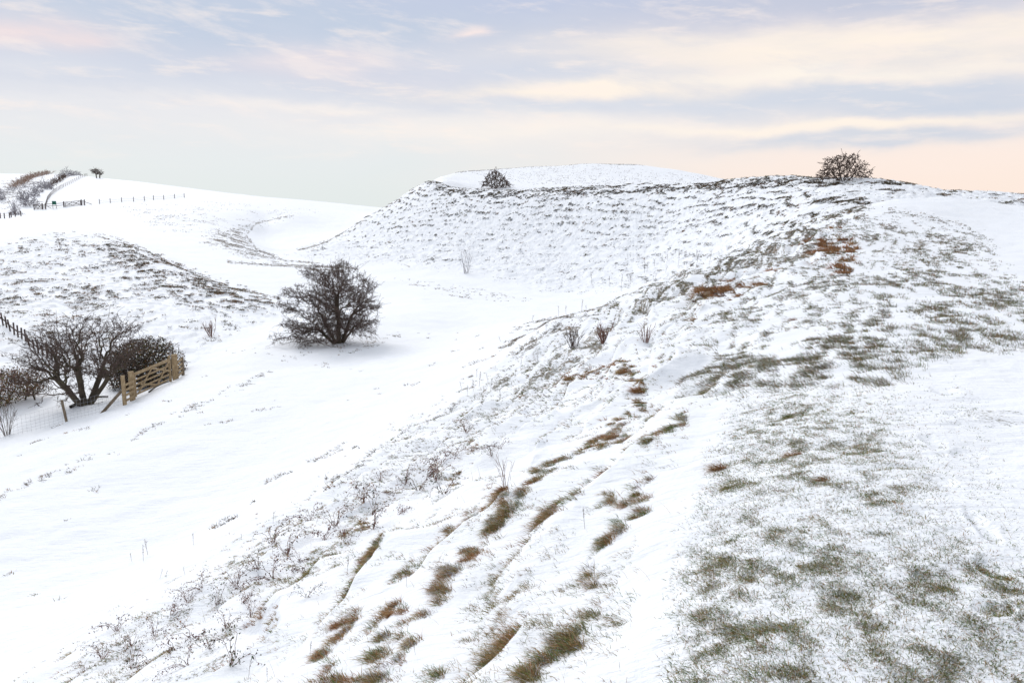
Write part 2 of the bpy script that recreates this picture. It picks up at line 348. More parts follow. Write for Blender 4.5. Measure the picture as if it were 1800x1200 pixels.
# great rampart: rows of tussocks, thick at the top, thinning to the foot
crest = ss(V, 500, 335)
gb(face*np.clip(.05+row, 0, 1)*(.3+.7*tus), .26, .5, fbm(X/4, Y/4, 75, 3), 1.)
B = np.where(face > .3, B*np.clip(.28+1.15*crest, 0, 1.2), B)
gb(line([(757,322),(790,342),(900,346),(1000,342),(1100,338),(1250,334),(1350,325),(1500,328)], 11, 70, 152), .42, .62, None, .8)
gb(line([(525,441),(580,425),(640,387),(700,352),(757,319)], 4, 120, 160), .2, .5, None, .8)
gb(poly([(1540,318),(1810,342),(1810,368),(1650,348),(1540,350)], 6, 66, 110), .3, .6, st, .75)
for p_ in ([(620,430),(680,455),(720,470)],[(660,418),(740,455),(755,468)]): gb(line(p_, 2.2, 100, 152), .3, .5, None, .9)
gb(poly([(800,303),(1040,288),(1290,316),(1100,330),(950,326)], 6, 180, 260), .40, .60, fbm(X/.8, Y/2+Z0/.5, 77, 3, .6), .42)
gb(line([(800,303),(900,295),(1040,287),(1130,290)], 2.2, 180, 260), .3, .5, None, .8)
# left hill
dens = poly([(170,412),(250,438),(330,472),(400,500),(490,530),(460,550),(340,540),(250,500),(170,450)], 25, 40, 120)
gb(hill*tus2, .38, .62, nz2, .5); gb(dens*tus2, .25, .5, nz2, 1.)
# bank with the bowl
gb(poly([(515,377),(450,390),(430,412),(448,438),(500,458),(440,452),(380,436),(350,425),(400,400)], 10, 100, 200), .34, .6, fbm(X/1.8, Y/1.8, 79, 3, .6), .75)
for p_ in ([(515,379),(450,393),(432,414),(450,438),(500,458),(560,463)],[(400,460),(500,467),(620,470)],[(480,461),(560,476),(600,478)]): gb(line(p_, 2.6, 100, 200), .35, .5, None, .8)
# lip of the counterscarp
for p_ in ([(0,878),(90,830),(200,785),(300,735),(400,690),(470,655)],[(300,730),(380,700),(440,675)],[(500,632),(590,612),(690,592)],[(560,640),(640,610),(700,592)]):
    gb(line(p_, 6, 18, 60), .46, .66, fbm(X/.25, Y/.9, 81, 3, .6), .5)
gb(poly([(920,560),(1080,530),(1100,560),(1060,610),(940,650),(880,620)], 14, 20, 44), .44, .64, None, .7)
gb(poly([(680,490),(800,500),(950,530),(800,525)], 8, 60, 110), .5, .7, None, .4)
gb(poly([(200,360),(400,360),(560,370),(400,420),(280,400)], 20, 120, 230), .5, .7, fbm(X/3, Y/3, 83, 3, .6), .5)
gb(poly([(0,315),(70,308),(85,316),(40,345),(0,380)], 8, 190, 340), .42, .62, fbm(X/5, Y/5, 85, 3, .6), .6)
gb(poly([(20,328),(50,312),(85,306),(84,314),(60,325),(35,332)], 4, 190, 340), .3, .6, fbm(X/1.5,Y/4,88,3), .45)
gb((Y > 14)*(Y < 120)*poly([(0,560),(900,560),(900,900),(0,1100)], 40), .66, .82, fbm(X/1.3, Y/1.3, 87, 4, .6), .25)
BS_ = B.copy(); B = np.clip(B, 0, 1)*(1-.55*face)*(1-.55*hill)
U2, V2 = project(X, Y, Z)

def mesh_np(name, verts, faces, mat, parent=None, smooth=False, attrs=None, cols=None):
    """verts (n,3), faces (m,k) arrays -> one mesh object"""
    me = bpy.data.meshes.new(name); verts = np.asarray(verts, np.float32); faces = np.asarray(faces, np.int32)
    k = faces.shape[1]; m = len(faces)
    me.vertices.add(len(verts)); me.vertices.foreach_set('co', verts.ravel())
    me.loops.add(m*k); me.loops.foreach_set('vertex_index', faces.ravel())
    me.polygons.add(m); me.polygons.foreach_set('loop_start', np.arange(m, dtype=np.int32)*k)
    me.polygons.foreach_set('use_smooth', np.full(m, smooth)) 
    for an, av in (attrs or {}).items():
        a = me.attributes.new(an, 'FLOAT', 'POINT'); a.data.foreach_set('value', np.asarray(av, np.float32).ravel())
    for an, av in (cols or {}).items():
        a = me.attributes.new(an, 'FLOAT_COLOR', 'POINT'); av = np.asarray(av, np.float32)
        if av.shape[1] == 3: av = np.concatenate([av, np.ones((len(av), 1), np.float32)], 1)
        a.data.foreach_set('color', av.ravel())
    me.update(calc_edges=True)
    if isinstance(mat, (list, tuple)):
        for mm in mat: me.materials.append(mm)
    else: me.materials.append(mat)
    o = bpy.data.objects.new(name, me); COL.objects.link(o)
    if parent: o.parent = parent
    return o

def snow_mat():
    m = bpy.data.materials.new("snow"); m.use_nodes = True; N = NT(m.node_tree)
    geo = N.new('ShaderNodeNewGeometry'); at = N.new('ShaderNodeAttribute', attribute_name='bare')
    cd = N.new('ShaderNodeAttribute', attribute_name='far')
    pos = geo.outputs['Position']; bare = at.outputs['Fac']; far = cd.outputs['Fac']
    # fine breakup: scale of the grain grows with the stretch of ground
    n_a = N.noise(pos, 38, 4, .65); n_b = N.noise(pos, 7, 4, .65); n_c = N.noise(pos, 2.2, 4, .7)
    fine = N.m('ADD', N.m('MULTIPLY', n_a, N.m('SUBTRACT', 1., far)), N.m('MULTIPLY', n_b, far))
    fine = N.m('ADD', N.m('MULTIPLY', fine, .7), N.m('MULTIPLY', N.m('ADD', N.m('MULTIPLY', n_b, N.m('SUBTRACT', 1., far)), N.m('MULTIPLY', n_c, far)), .3))
    k = N.m('ADD', N.m('MULTIPLY', bare, .42), N.m('SUBTRACT', fine, .5))
    mask = N.m('MULTIPLY', N.sstep(k, .22, .34), N.m('MINIMUM', N.m('MULTIPLY', bare, 4.), .9))
    soil = N.ramp(N.noise(pos, 11, 3, .6), [(.3,(.09,.115,.05)),(.45,(.16,.16,.08)),(.55,(.21,.17,.09)),(.7,(.28,.20,.12))])
    farsoil = N.ramp(N.noise(pos, 1.3, 3, .6), [(.35,(.12,.11,.09)),(.5,(.15,.115,.085)),(.65,(.19,.13,.08))])
    soil = N.mix(far, soil, farsoil)
    sn = N.mix(N.noise(pos, .9, 3, .5), (.84,.87,.93,1), (.89,.905,.94,1))
    col = N.mix(mask, sn, soil)
    p = N.new('ShaderNodeBsdfPrincipled'); N.put(p.inputs['Base Color'], col)
    N.put(p.inputs['Roughness'], .75); p.inputs['Specular IOR Level'].default_value = .25
    mpn = N.new('ShaderNodeMapping'); N.l.new(pos, mpn.inputs[0]); mpn.inputs['Rotation'].default_value = (0,0,.6); mpn.inputs['Scale'].default_value = (1.,4.5,1.)
    h = N.m('ADD', N.m('MULTIPLY', N.noise(pos, 4, 6, .65), .07), N.m('MULTIPLY', N.noise(pos, 45, 3, .6), .007))
    h = N.m('ADD', h, N.m('MULTIPLY', N.noise(mpn.outputs[0], 1.6, 5, .6), .075))
    h = N.m('SUBTRACT', h, N.m('MULTIPLY', mask, .02))
    bm = N.new('ShaderNodeBump'); bm.inputs['Strength'].default_value = .6; bm.inputs['Distance'].default_value = 1.
    N.put(bm.inputs['Height'], h); N.l.new(bm.outputs[0], p.inputs['Normal'])
    o = N.new('ShaderNodeOutputMaterial'); N.l.new(p.outputs[0], o.inputs[0]); return m
nr, nc = Z.shape
idx = np.arange(nr*nc).reshape(nr, nc)
fc = np.stack([idx[:-1,:-1], idx[:-1,1:], idx[1:,1:], idx[1:,:-1]], -1).reshape(-1, 4)
ground = mesh_np('ground', np.stack([X, Y, Z], -1).reshape(-1, 3), fc, snow_mat(), smooth=True, attrs={'bare': B, 'far': ss(LY, math.log(9), math.log(45))})
ground['kind'] = 'structure'
# ground behind and beside the viewer
def gz(x, y):
    return bilz(Z, np.asarray(x, float), np.asarray(y, float))
def bilz(G, x, y):
    t = np.atleast_1d(x/y); ly = np.atleast_1d(np.log(y))
    i = np.clip(np.searchsorted(tt, t)-1, 0, nc-2); j = np.clip(np.searchsorted(ll, ly)-1, 0, nr-2)
    fa = np.clip((t-tt[i])/(tt[i+1]-tt[i]), 0, 1); fb = np.clip((ly-ll[j])/(ll[j+1]-ll[j]), 0, 1)
    return (G[j,i]*(1-fa)+G[j,i+1]*fa)*(1-fb)+(G[j+1,i]*(1-fa)+G[j+1,i+1]*fa)*fb
def hit(u, v, y0=1., y1=600):
    """first ground point on the line of sight through (u, v)"""
    t, s = tslope(u, v); ys = np.exp(np.linspace(math.log(y0), math.log(y1), 1500))
    g = gz(t*ys, ys)/ys - s
    k = np.argmax(g >= 0)
    if g[k] < 0: k = len(ys)-1
    y = ys[k]; return np.array([t*y, y, float(gz(t*y, y)[0])])
def at(u, y):
    """ground point in the column u at distance y"""
    z = -5.
    for _ in range(6):
        v = CY-F*(y*SP+z*CP)/(y*CP-z*SP); t = tslope(u, v)[0]; z = float(gz(t*y, y)[0])
    return np.array([t*y, y, z])
# ------------------------------------------------------------------ helpers for things
def tag(o, label=None, cat=None, group=None, kind=None):
    for k, v in (('label', label), ('category', cat), ('group', group), ('kind', kind)):
        if v: o[k] = v
    return o
def thing(name, label, cat, loc, group=None, rz=0):
    o = bpy.data.objects.new(name, None); COL.objects.link(o); o.location = loc; o.rotation_euler = (0,0,rz)
    o.empty_display_size = .2
    return tag(o, label, cat, group)
def copy_tree(o, parent=None):
    c = o.copy(); COL.objects.link(c); c.parent = parent
    for k in ('label', 'category', 'group'):
        if parent is not None and k in c: del c[k]
    for ch in [x for x in KIDS.get(o.name, [])]: copy_tree(ch, c)
    return c
KIDS = {}
def part(name, V_, F_, mat, root, local=True, **kw):
    V_ = np.asarray(V_, float)
    if local: V_ = V_ - np.array(root.location)
    o = mesh_np(name, V_, F_, mat, root, **kw); KIDS.setdefault(root.name, []).append(o); return o

class MB:
    """collects boxes and tubes made of quads"""
    def __init__(s): s.v = []; s.f = []; s.n = 0
    def add(s, v, f):
        s.v.append(np.asarray(v, float)); s.f.append(np.asarray(f, int)+s.n); s.n += len(v); return s
    def bar(s, p, q, w, h, up=(0,0,1), bev=.12):
        p = np.array(p, float); q = np.array(q, float); d = q-p; d /= np.linalg.norm(d)+1e-9
        a = np.cross(d, up)
        if np.linalg.norm(a) < 1e-3: a = np.cross(d, (0,1,0))
        a /= np.linalg.norm(a); b = np.cross(a, d); r = min(w, h)*bev
        ring = [(-w/2+r,-h/2),(w/2-r,-h/2),(w/2,-h/2+r),(w/2,h/2-r),(w/2-r,h/2),(-w/2+r,h/2),(-w/2,h/2-r),(-w/2,-h/2+r)]
        v = [c+a*x+b*y for c in (p, q) for x, y in ring]
        f = [(i,(i+1)%8,8+(i+1)%8,8+i) for i in range(8)]
        for o in (0, 8): f += [(o,o+1,o+2,o+3),(o,o+3,o+4,o+7),(o+4,o+5,o+6,o+7)]
        return s.add(v, f)
    def build(s, name, mat, root, **kw): return part(name, np.concatenate(s.v), np.concatenate(s.f), mat, root, **kw)
def tubes(P, Q_, r0, r1, k=3):
    """many straight tapered pieces at once"""
    P = np.asarray(P, float); Q_ = np.asarray(Q_, float); d = Q_-P; L_ = np.linalg.norm(d, axis=1, keepdims=True)+1e-9; d = d/L_
    ref = np.where(abs(d[:, 2:3]) > .9, [[1,0,0]], [[0,0,1]]); a = np.cross(d, ref); a /= np.linalg.norm(a, axis=1, keepdims=True); b = np.cross(d, a)
    an = np.arange(k)*2*math.pi/k
    ca = np.cos(an)[None,:,None]; sa = np.sin(an)[None,:,None]
    ring = a[:,None]*ca + b[:,None]*sa
    v = np.concatenate([P[:,None]+ring*np.asarray(r0)[:,None,None], Q_[:,None]+ring*np.asarray(r1)[:,None,None]], 1)
    m = len(P); i = np.arange(k); f = np.stack([i,(i+1)%k,k+(i+1)%k,k+i], 1)
    return v.reshape(-1,3), (f[None]+(np.arange(m)*2*k)[:,None,None]).reshape(-1,4)

def pmat(name, stops, scale=8, rough=.85, stretch=None, bump=0, snowcap=0):
    m = bpy.data.materials.new(name); m.use_nodes = True; N = NT(m.node_tree)
    g = N.new('ShaderNodeNewGeometry'); tc = N.new('ShaderNodeTexCoord'); mp = N.new('ShaderNodeMapping'); N.l.new(tc.outputs['Object'], mp.inputs[0])
    if stretch: mp.inputs['Scale'].default_value = stretch
    n_ = N.noise(mp.outputs[0], scale, 4, .65)
    c = N.ramp(n_, [(p, col) for p, col in stops])
    if snowcap:
        nz_ = N.new('ShaderNodeSeparateXYZ'); N.l.new(g.outputs['Normal'], nz_.inputs[0])
        k = N.m('ADD', nz_.outputs[2], N.m('MULTIPLY', N.m('SUBTRACT', N.noise(mp.outputs[0], scale*.7, 3), .5), 1.2))
        c = N.mix(N.sstep(k, 1.1-snowcap, 1.25-snowcap), c, (.85,.87,.92,1))
    p = N.new('ShaderNodeBsdfPrincipled'); N.put(p.inputs['Base Color'], c); p.inputs['Roughness'].default_value = rough
    p.inputs['Specular IOR Level'].default_value = .2
    if bump:
        b = N.new('ShaderNodeBump'); b.inputs['Strength'].default_value = bump; b.inputs['Distance'].default_value = .02
        N.put(b.inputs['Height'], n_); N.l.new(b.outputs[0], p.inputs['Normal'])
    o = N.new('ShaderNodeOutputMaterial'); N.l.new(p.outputs[0], o.inputs[0]); return m
def vcmat(name):
    m = bpy.data.materials.new(name); m.use_nodes = True; N = NT(m.node_tree)
    a = N.new('ShaderNodeAttribute', attribute_name='tint')
    p = N.new('ShaderNodeBsdfPrincipled'); N.l.new(a.outputs['Color'], p.inputs['Base Color']); p.inputs['Roughness'].default_value = .8
    p.inputs['Specular IOR Level'].default_value = .15
    o = N.new('ShaderNodeOutputMaterial'); N.l.new(p.outputs[0], o.inputs[0]); return m
M_BARK = pmat('bark', [(.3,(.045,.038,.03)),(.5,(.085,.068,.05)),(.7,(.12,.11,.06))], 3, bump=.5)
M_TWIG = pmat('twig', [(.3,(.06,.045,.04)),(.5,(.10,.07,.06)),(.7,(.13,.10,.075))], 2)
M_RTWIG = pmat('red_twig', [(.3,(.13,.07,.06)),(.6,(.22,.12,.09))], 3)
M_FTWIG = pmat('frosted_twig', [(.35,(.09,.07,.075)),(.5,(.22,.20,.22)),(.62,(.75,.77,.82))], 6)
M_WOOD = pmat('new_timber', [(.25,(.16,.11,.065)),(.5,(.31,.225,.13)),(.75,(.46,.36,.23))], 5, stretch=(3,3,1.2), bump=.3)
M_OLD = pmat('weathered_timber', [(.3,(.10,.075,.055)),(.5,(.18,.14,.10)),(.7,(.24,.20,.14))], 6, bump=.3)
M_DARKW = pmat('far_timber', [(.3,(.06,.045,.045)),(.7,(.13,.10,.09))], 3)
M_WIRE = pmat('galvanised_wire', [(.3,(.30,.31,.33)),(.7,(.42,.43,.45))], 3, .5)
M_SNOWCAP = pmat('snow_cap', [(.3,(.84,.86,.91)),(.7,(.9,.91,.94))], 5)
M_LEAF = vcmat('tinted_leaf')
M_GRASS = vcmat('grass_blade')

# ------------------------------------------------------------------ grass scatter
dZt = np.gradient(Z0, tt, axis=1); dZl = np.gradient(Z0, ll, axis=0)
GX = dZt/Y; GY = (dZl - X*GX)/Y
def scat(w, n_, jit=1.):
    """n spots on the ground with density w; returns xyz and the downhill direction"""
    w = w[:-1,:-1].ravel().astype(float); c = np.cumsum(w); k = np.searchsorted(c, rng.random(n_)*c[-1]); j, i = np.divmod(k, nc-1)
    fa = rng.random(n_); fb = rng.random(n_)
    def I(G): return (G[j,i]*(1-fa)+G[j,i+1]*fa)*(1-fb)+(G[j+1,i]*(1-fa)+G[j+1,i+1]*fa)*fb
    return np.stack([I(X), I(Y), I(Z)], 1), np.stack([-GX[j,i], -GY[j,i]], 1)
def blades(base, d, ln, wd, col, segs=2, curl=.5):
    """curved tapering leaves: base points, directions, lengths, widths, colours"""
    n_ = len(base); d = d/(np.linalg.norm(d, axis=1, keepdims=True)+1e-9)
    az = rng.random(n_)*2*math.pi; side = np.stack([np.cos(az), np.sin(az), np.zeros(n_)], 1)
    side = side - d*(side*d).sum(1, keepdims=True); side /= np.linalg.norm(side, axis=1, keepdims=True)+1e-9
    v = []; rows = segs+1
    for s_ in range(rows):
        f = s_/segs; c = base + d*(ln*f)[:,None] + np.array([0,0,-1.])*(curl*ln*f*f*.5)[:,None]
        wv = side*(wd*(1-.85*f)*.5)[:,None]
        v += [c-wv, c+wv]
    v = np.stack(v, 1)
    f = np.array([(2*k,2*k+1,2*k+3,2*k+2) for k in range(segs)])
    fc_ = (f[None]+(np.arange(n_)*2*rows)[:,None,None]).reshape(-1,4)
    cc = np.repeat(col[:,None], 2*rows, 1)
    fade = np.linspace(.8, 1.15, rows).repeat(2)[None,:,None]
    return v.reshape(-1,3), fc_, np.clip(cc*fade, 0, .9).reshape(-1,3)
PAL = {'green':(.10,.17,.045),'olive':(.19,.18,.065),'brown':(.32,.175,.085),'straw':(.42,.31,.17),'dark':(.075,.06,.045),'frost':(.62,.64,.68),'rust':(.36,.17,.08),'grey':(.2,.18,.15)}
def tones(pos, nb, w):
    m = len(pos); return np.clip(np.repeat(pick(m, **w), nb, 0)*.75 + pick(m*nb, **w)*.25, 0, .9)*rng.uniform(.75,1.25,(m*nb,1))
def pick(n_, **w):
    ks = list(w); p = np.array([w[k] for k in ks], float); p /= p.sum()
    c = np.array([PAL[k] for k in ks])[rng.choice(len(ks), n_, p=p)]
    return c*rng.uniform(.7, 1.25, (n_,1))*rng.uniform(.92, 1.08, (n_,3))
class Bag:
    def __init__(s): s.v=[]; s.f=[]; s.c=[]; s.n=0
    def add(s, vfc):
        v, f, c = vfc; s.v.append(v); s.f.append(f+s.n); s.c.append(c); s.n += len(v)
    def out(s): return np.concatenate(s.v), np.concatenate(s.f), np.concatenate(s.c)
def clumps(bag, pos, down, nb, rad, ln, wd, lean, cols, segs=2, spread=.5, curl=.5, minpx=.5, cscale=None, rnd=.42):
    m = len(pos); P = np.repeat(pos, nb, 0); D = np.repeat(down, nb, 0); n_ = len(P)
    dn = D/(np.linalg.norm(D, axis=1, keepdims=True)+.15)
    r = rad*np.sqrt(rng.random(n_)); a = rng.random(n_)*2*math.pi
    if cscale is not None: sc = np.repeat(cscale, nb); r = r*sc
    else: sc = 1.
    off = np.stack([r*np.cos(a), r*np.sin(a)], 1)
    slope = -(D*off).sum(1)
    base = P + np.concatenate([off, slope[:,None]-.01], 1)
    d = np.concatenate([dn*lean + off/rad*spread*.6 + rng.normal(0, rnd, (n_,2)) + WIND*.12, np.ones((n_,1))*rng.uniform(.5,1.1,(n_,1))], 1)
    Lh = ln*rng.uniform(.3, 1.25, n_)*sc
    Wd = np.maximum(wd, P[:,1]/796*minpx)*rng.uniform(.7,1.3,n_)
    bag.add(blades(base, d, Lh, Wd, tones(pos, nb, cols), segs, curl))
WIND = np.array([-.7, .3])
g = Bag()
# turf through thin snow on the ridge top
n4 = ss(nz4, .40, .66)*(Y < 14)+(Y >= 14)*.5; n5 = ss(nz5, .42, .62)
wt = (turf*(.16+TD*(.45+.55*n5)+.4*core*TD) + poly([(1180,1230),(1190,1000),(1250,830),(1300,700),(1700,690),(1830,1000),(1830,1230)], 40, 0, 14)*.07)*(.35+.65*n4)*ss(Y, 14, 10)
p_, d_ = scat(wt, 42000)
clumps(g, p_, d_, 5, .022, .042, .0036, .3, dict(green=3.6, olive=3, brown=2, straw=1, frost=2.4), curl=.9, spread=1.3, minpx=.62)
p_, d_ = scat(turf*(TD*(.35+n5)+.6*core*TD)*(.25+n4)*ss(Y,14,10), 3000)
clumps(g, p_, d_, 7, .024, .05, .0036, .4, dict(green=3, olive=2.6, brown=3, rust=1.6, straw=1, dark=.6), curl=1., spread=1.3, minpx=.7, cscale=rng.uniform(.5,1.25,len(p_)))
# hanging grass under the ledges of the flank and in the ribbons
gn = np.zeros_like(B); wr = np.zeros_like(B)
for pts, w_, am, gr in RIB:
    m_ = am*line(pts, w_, 0, 30, UW); gn = np.where(m_ > wr, gr, gn); wr = MX(wr, m_)
wrb = wr**1.3*(.10+ss(nT,.42,.58))*(.2+n4)
for gw, nn, cc in ((wrb*(1-gn), 1500, dict(brown=4, rust=3, straw=2.4, olive=1, dark=.5, frost=.6)), (wrb*gn, 1700, dict(olive=3, green=3, brown=2.6, straw=1.8, dark=.4, frost=1.6))):
    p_, d_ = scat(gw, nn)
    clumps(g, p_, d_, 17, .035, .095, .0034, .9, cc, curl=.9, minpx=.5, cscale=rng.uniform(.5,1.2,len(p_)))
wr = np.zeros_like(B)
wr = MX(wr, flank*riser*patch1*ss(nz2, .40, .6)*(.05+n5*n4))
p_, d_ = scat(wr*ss(Y, 32, 20), 1100)
clumps(g, p_, d_, 16, .045, .10, .0028, 1.2, dict(brown=4, rust=2, straw=2.2, olive=2.4, green=2, dark=1.2, frost=.8), curl=.9, minpx=.6, cscale=rng.uniform(.5,1.25,len(p_)))
# sparse turf on the flank
wf = (flank*ss(nz, .46, .66)*ss(Y, 34, 20)*.5 + belt*ss(nz, .42, .62)*.7)*(.08+n5*n4)
p_, d_ = scat(wf, 9000)
clumps(g, p_, d_, 7, .035, .06, .003, 1.1, dict(green=2, olive=3, brown=3, straw=2, dark=1), curl=.9, minpx=.5)
# middle distance of the near rampart
wm = mid*ss(st, .40, .64)*(.12+nzs) + line([(1090,540),(1200,500),(1300,455),(1400,412),(1500,372)], 22, 20, 56)*ss(st,.35,.6)*.8 + flank*ss(Y,12,22)*ss(st,.42,.62)*.4
wm = wm*ss(Y, 6.5, 10)*ss(Y, 58, 54)
p_, d_ = scat(wm, 40000)
clumps(g, p_, d_, 5, .05, .085, .005, 1.4, dict(olive=3, green=1.5, brown=2, dark=2, grey=2, frost=1.5), segs=1, curl=.5, minpx=.5)
wb = line([(1420,430),(1450,425),(1490,440),(1480,465)], 16, 15, 50)+line([(1230,525),(1290,512),(1335,500)], 10, 15, 40)+line([(1190,570),(1215,565)],7,12,40)+line([(1380,560),(1420,570)],5,10,30)*.5+line([(1350,480),(1375,470)],6,15,40)*.5
p_, d_ = scat(wb**1.5*ss(fbm(X/.35, Y/.9, 121, 2), .46, .6), 420)
clumps(g, p_, d_, 20, .10, .30, .006, 1.0, dict(brown=4, rust=3, straw=1, dark=1), curl=.9, minpx=.6, cscale=rng.uniform(.45,1.3,len(p_)))
# great rampart
cr_ = ss(V, 480, 345)
fn = fbm(X/1.6, Y/1.6+Z0/.5, 93, 3, .6); f6 = (fz+.28*(fbm(X/1.5, Y/1.5, 95, 2)-.5))/.86; f6 = f6-np.floor(f6); row2 = np.exp(-((f6-.5)/.10)**2)
bt = face*(.02+row2)*ss(fn, .47-.15*cr_, .60-.15*cr_)*(.08+1.0*cr_**1.5) + .9*face*line([(757,323),(790,341),(900,344),(1000,339),(1100,335),(1250,331),(1350,320),(1440,323)], 7, 70, 152)*ss(fn, .40, .55)
p_, d_ = scat(bt, 21000)
clumps(g, p_, d_, 11, .20, .27, .055, 1.1, dict(dark=6, grey=2, brown=1.6, olive=1.6), segs=1, curl=.9, minpx=.6, cscale=rng.uniform(.45,1.2,len(p_)))
fa_ = face*(.15+row2)*ss(V, 330, 400)*ss(fn, .42, .6)
p_, d_ = scat(fa_, 9000)
clumps(g, p_, d_, 4, .10, .16, .03, 1.1, dict(grey=3, frost=2, dark=1), segs=1, curl=.9, minpx=.45, cscale=rng.uniform(.5,1.2,len(p_)))
# left hill, the bowl's bank, lips and odd spots
bh = BS_*hill
p_, d_ = scat(bh*(bh > .1), 7500)
clumps(g, p_, d_, 9, .16, .24, .03, .9, dict(dark=4, grey=3, brown=2.5, olive=1), segs=1, curl=.8, minpx=.55, cscale=rng.uniform(.5,1.2,len(p_)))
br = B*(1-ss(face+hill,0,.2))*(Y > 14)*(Y < 350)*(1-mid)*(1-flank)
p_, d_ = scat(br*(br > .15), 9000)
clumps(g, p_, d_, 7, .10, .16, .02, .8, dict(dark=3, grey=3.5, brown=2, olive=1), segs=1, curl=.8, minpx=.5, cscale=rng.uniform(.5,1.1,len(p_)))
# lone dry stalks
p_, d_ = scat((flank*.6+turf+poly([(1200,800),(1830,700),(1830,1230),(900,1230)],40,0,14)*.3)*ss(Y,16,9), 420)
clumps(g, p_, d_, 1, .01, .19, .0016, .2, dict(straw=2, brown=2, dark=1), segs=3, curl=.7, minpx=.3)
v_, f_, c_ = g.out()
tag(mesh_np('grass', v_, f_, M_GRASS, cols={'tint': c_}), 'frosted green and brown grass poking through thin snow on the banks', 'grass', kind='stuff')

# the larger tussocks that stand out singly
def tussock(u, v, wpx, hpx, label, cols, n_=300):
    b = hit(u, v); s_ = b[1]/F
    root = thing('grass_tussock', label, 'tussock', b, 'larger grass tussocks on the near rampart')
    k = 9; c = np.repeat(b[None], k, 0).astype(float); a = rng.random(k)*6.28; rr = wpx*s_*.36*np.sqrt(rng.random(k))
    c[:,0] += rr*np.cos(a); c[:,1] += rr*np.sin(a)*.8; c[:,2] = gz(c[:,0], c[:,1])
    bg = Bag(); dn = np.repeat(np.array([[-.45,.05]]), k, 0)
    clumps(bg, c, dn, n_//k, wpx*s_*.2, hpx*s_*.85, .003, 1.1, cols, segs=3, spread=.9, curl=.8, minpx=.5, rnd=.5, cscale=rng.uniform(.5,1.15,k))
    v1, f1, c1 = bg.out(); root.location = b
    part('leaves', v1, f1, M_GRASS, root, cols={'tint': c1})
    return root
BR = dict(brown=5, rust=3, straw=2, olive=1); GB = dict(brown=3, olive=4, green=2.5, straw=1.5)
for a in ((1270,825,34,44,'isolated brown tussock at the left edge of the grassy ridge strip',BR),(1285,858,30,24,'low mixed green and brown tussock just below the isolated brown one',GB),
  (1395,800,50,26,'wide brown tussock in the middle of the grassy ridge strip',BR),(1448,845,30,26,'small dark brown tussock on the right of the ridge strip',BR),
  (1385,735,34,20,'olive tussock at the top end of the ridge strip',GB),(1122,690,18,34,'brown tussock hanging at the lower end of the curved snow lip',BR),
  (1098,655,26,24,'brown tussock under the top of the curved snow lip',BR),(1008,668,30,22,'rust brown tussock at the left end of the curved snow lip',BR),
  (888,910,34,34,'green and brown tussock overhanging a small snow hollow mid bank',GB),(884,862,22,30,'rust tussock with red twigs above the snow hollow mid bank',BR),
  (825,985,36,26,'largest brown tussock on the lower snow ledge',BR),(770,1035,26,30,'brown tussock below the largest one on the lower ledge',BR),
  (598,1098,34,34,'straw brown tussock alone on the snow near the bottom left',BR),(687,1080,18,26,'thin leaning brown tussock between two snow ledges',BR),(643,985,16,26,'narrow brown tussock beside the smooth snow drift',BR),
  (1065,945,26,18,'brown tussock at the top of the green grass ribbon',BR),(1120,870,22,24,'brown and green tussock on the right of the bare snow strip',GB),
  (1078,770,24,26,'leaning brown tussock on the steep bank below the lip',BR)): tussock(*a)

# ------------------------------------------------------------------ trees and bushes
def in_poly(p, q):
    p = np.array(p, float); ins = np.zeros(len(q), bool)
    for i in range(len(p)):
        a, b = p[i], p[(i+1) % len(p)]; c = (a[1] > q[:,1]) != (b[1] > q[:,1])
        ins ^= c & (q[:,0] < (b[0]-a[0])*(q[:,1]-a[1])/(b[1]-a[1]+1e-12)+a[0])
    return ins
def crown_points(pl, y0, n_, depth, power=.5, rag=0, gap=0):
    """points inside a crown: outline in the picture, rounded in depth"""
    p0 = np.array(pl, float); c0 = p0.mean(0); p = []
    for i in range(len(p0)):
        for f in (0, .25, .5, .75):
            q = p0[i]*(1-f)+p0[(i+1) % len(p0)]*f; p.append(c0+(q-c0)*(1+rag*rng.uniform(-1.3, .8)))
    p = np.array(p); lo, hi = p.min(0), p.max(0); out = []; c = (lo+hi)/2; sx = rng.uniform(0,50)
    while len(out) < n_:
        q = lo+(hi-lo)*rng.random((4*n_,2)); q = q[in_poly(p, q)]
        e = np.clip(1-((q[:,0]-c[0])/((hi[0]-lo[0])/2))**2*.8, .12, 1)**power
        dy = rng.uniform(-1, 1, len(q))*depth*e
        for (u, v), d in zip(q, dy):
            t, s = tslope(u, v); x0 = t*y0; z0_ = s*y0       # picture outline read at the tree's own distance
            if gap and vnoise(np.array([x0/.55+sx]), np.array([z0_/.34+(y0+d)/1.1]), 5)[0] < gap: continue
            out.append((x0, y0+d, z0_))
            if len(out) >= n_: break
    return np.array(out)
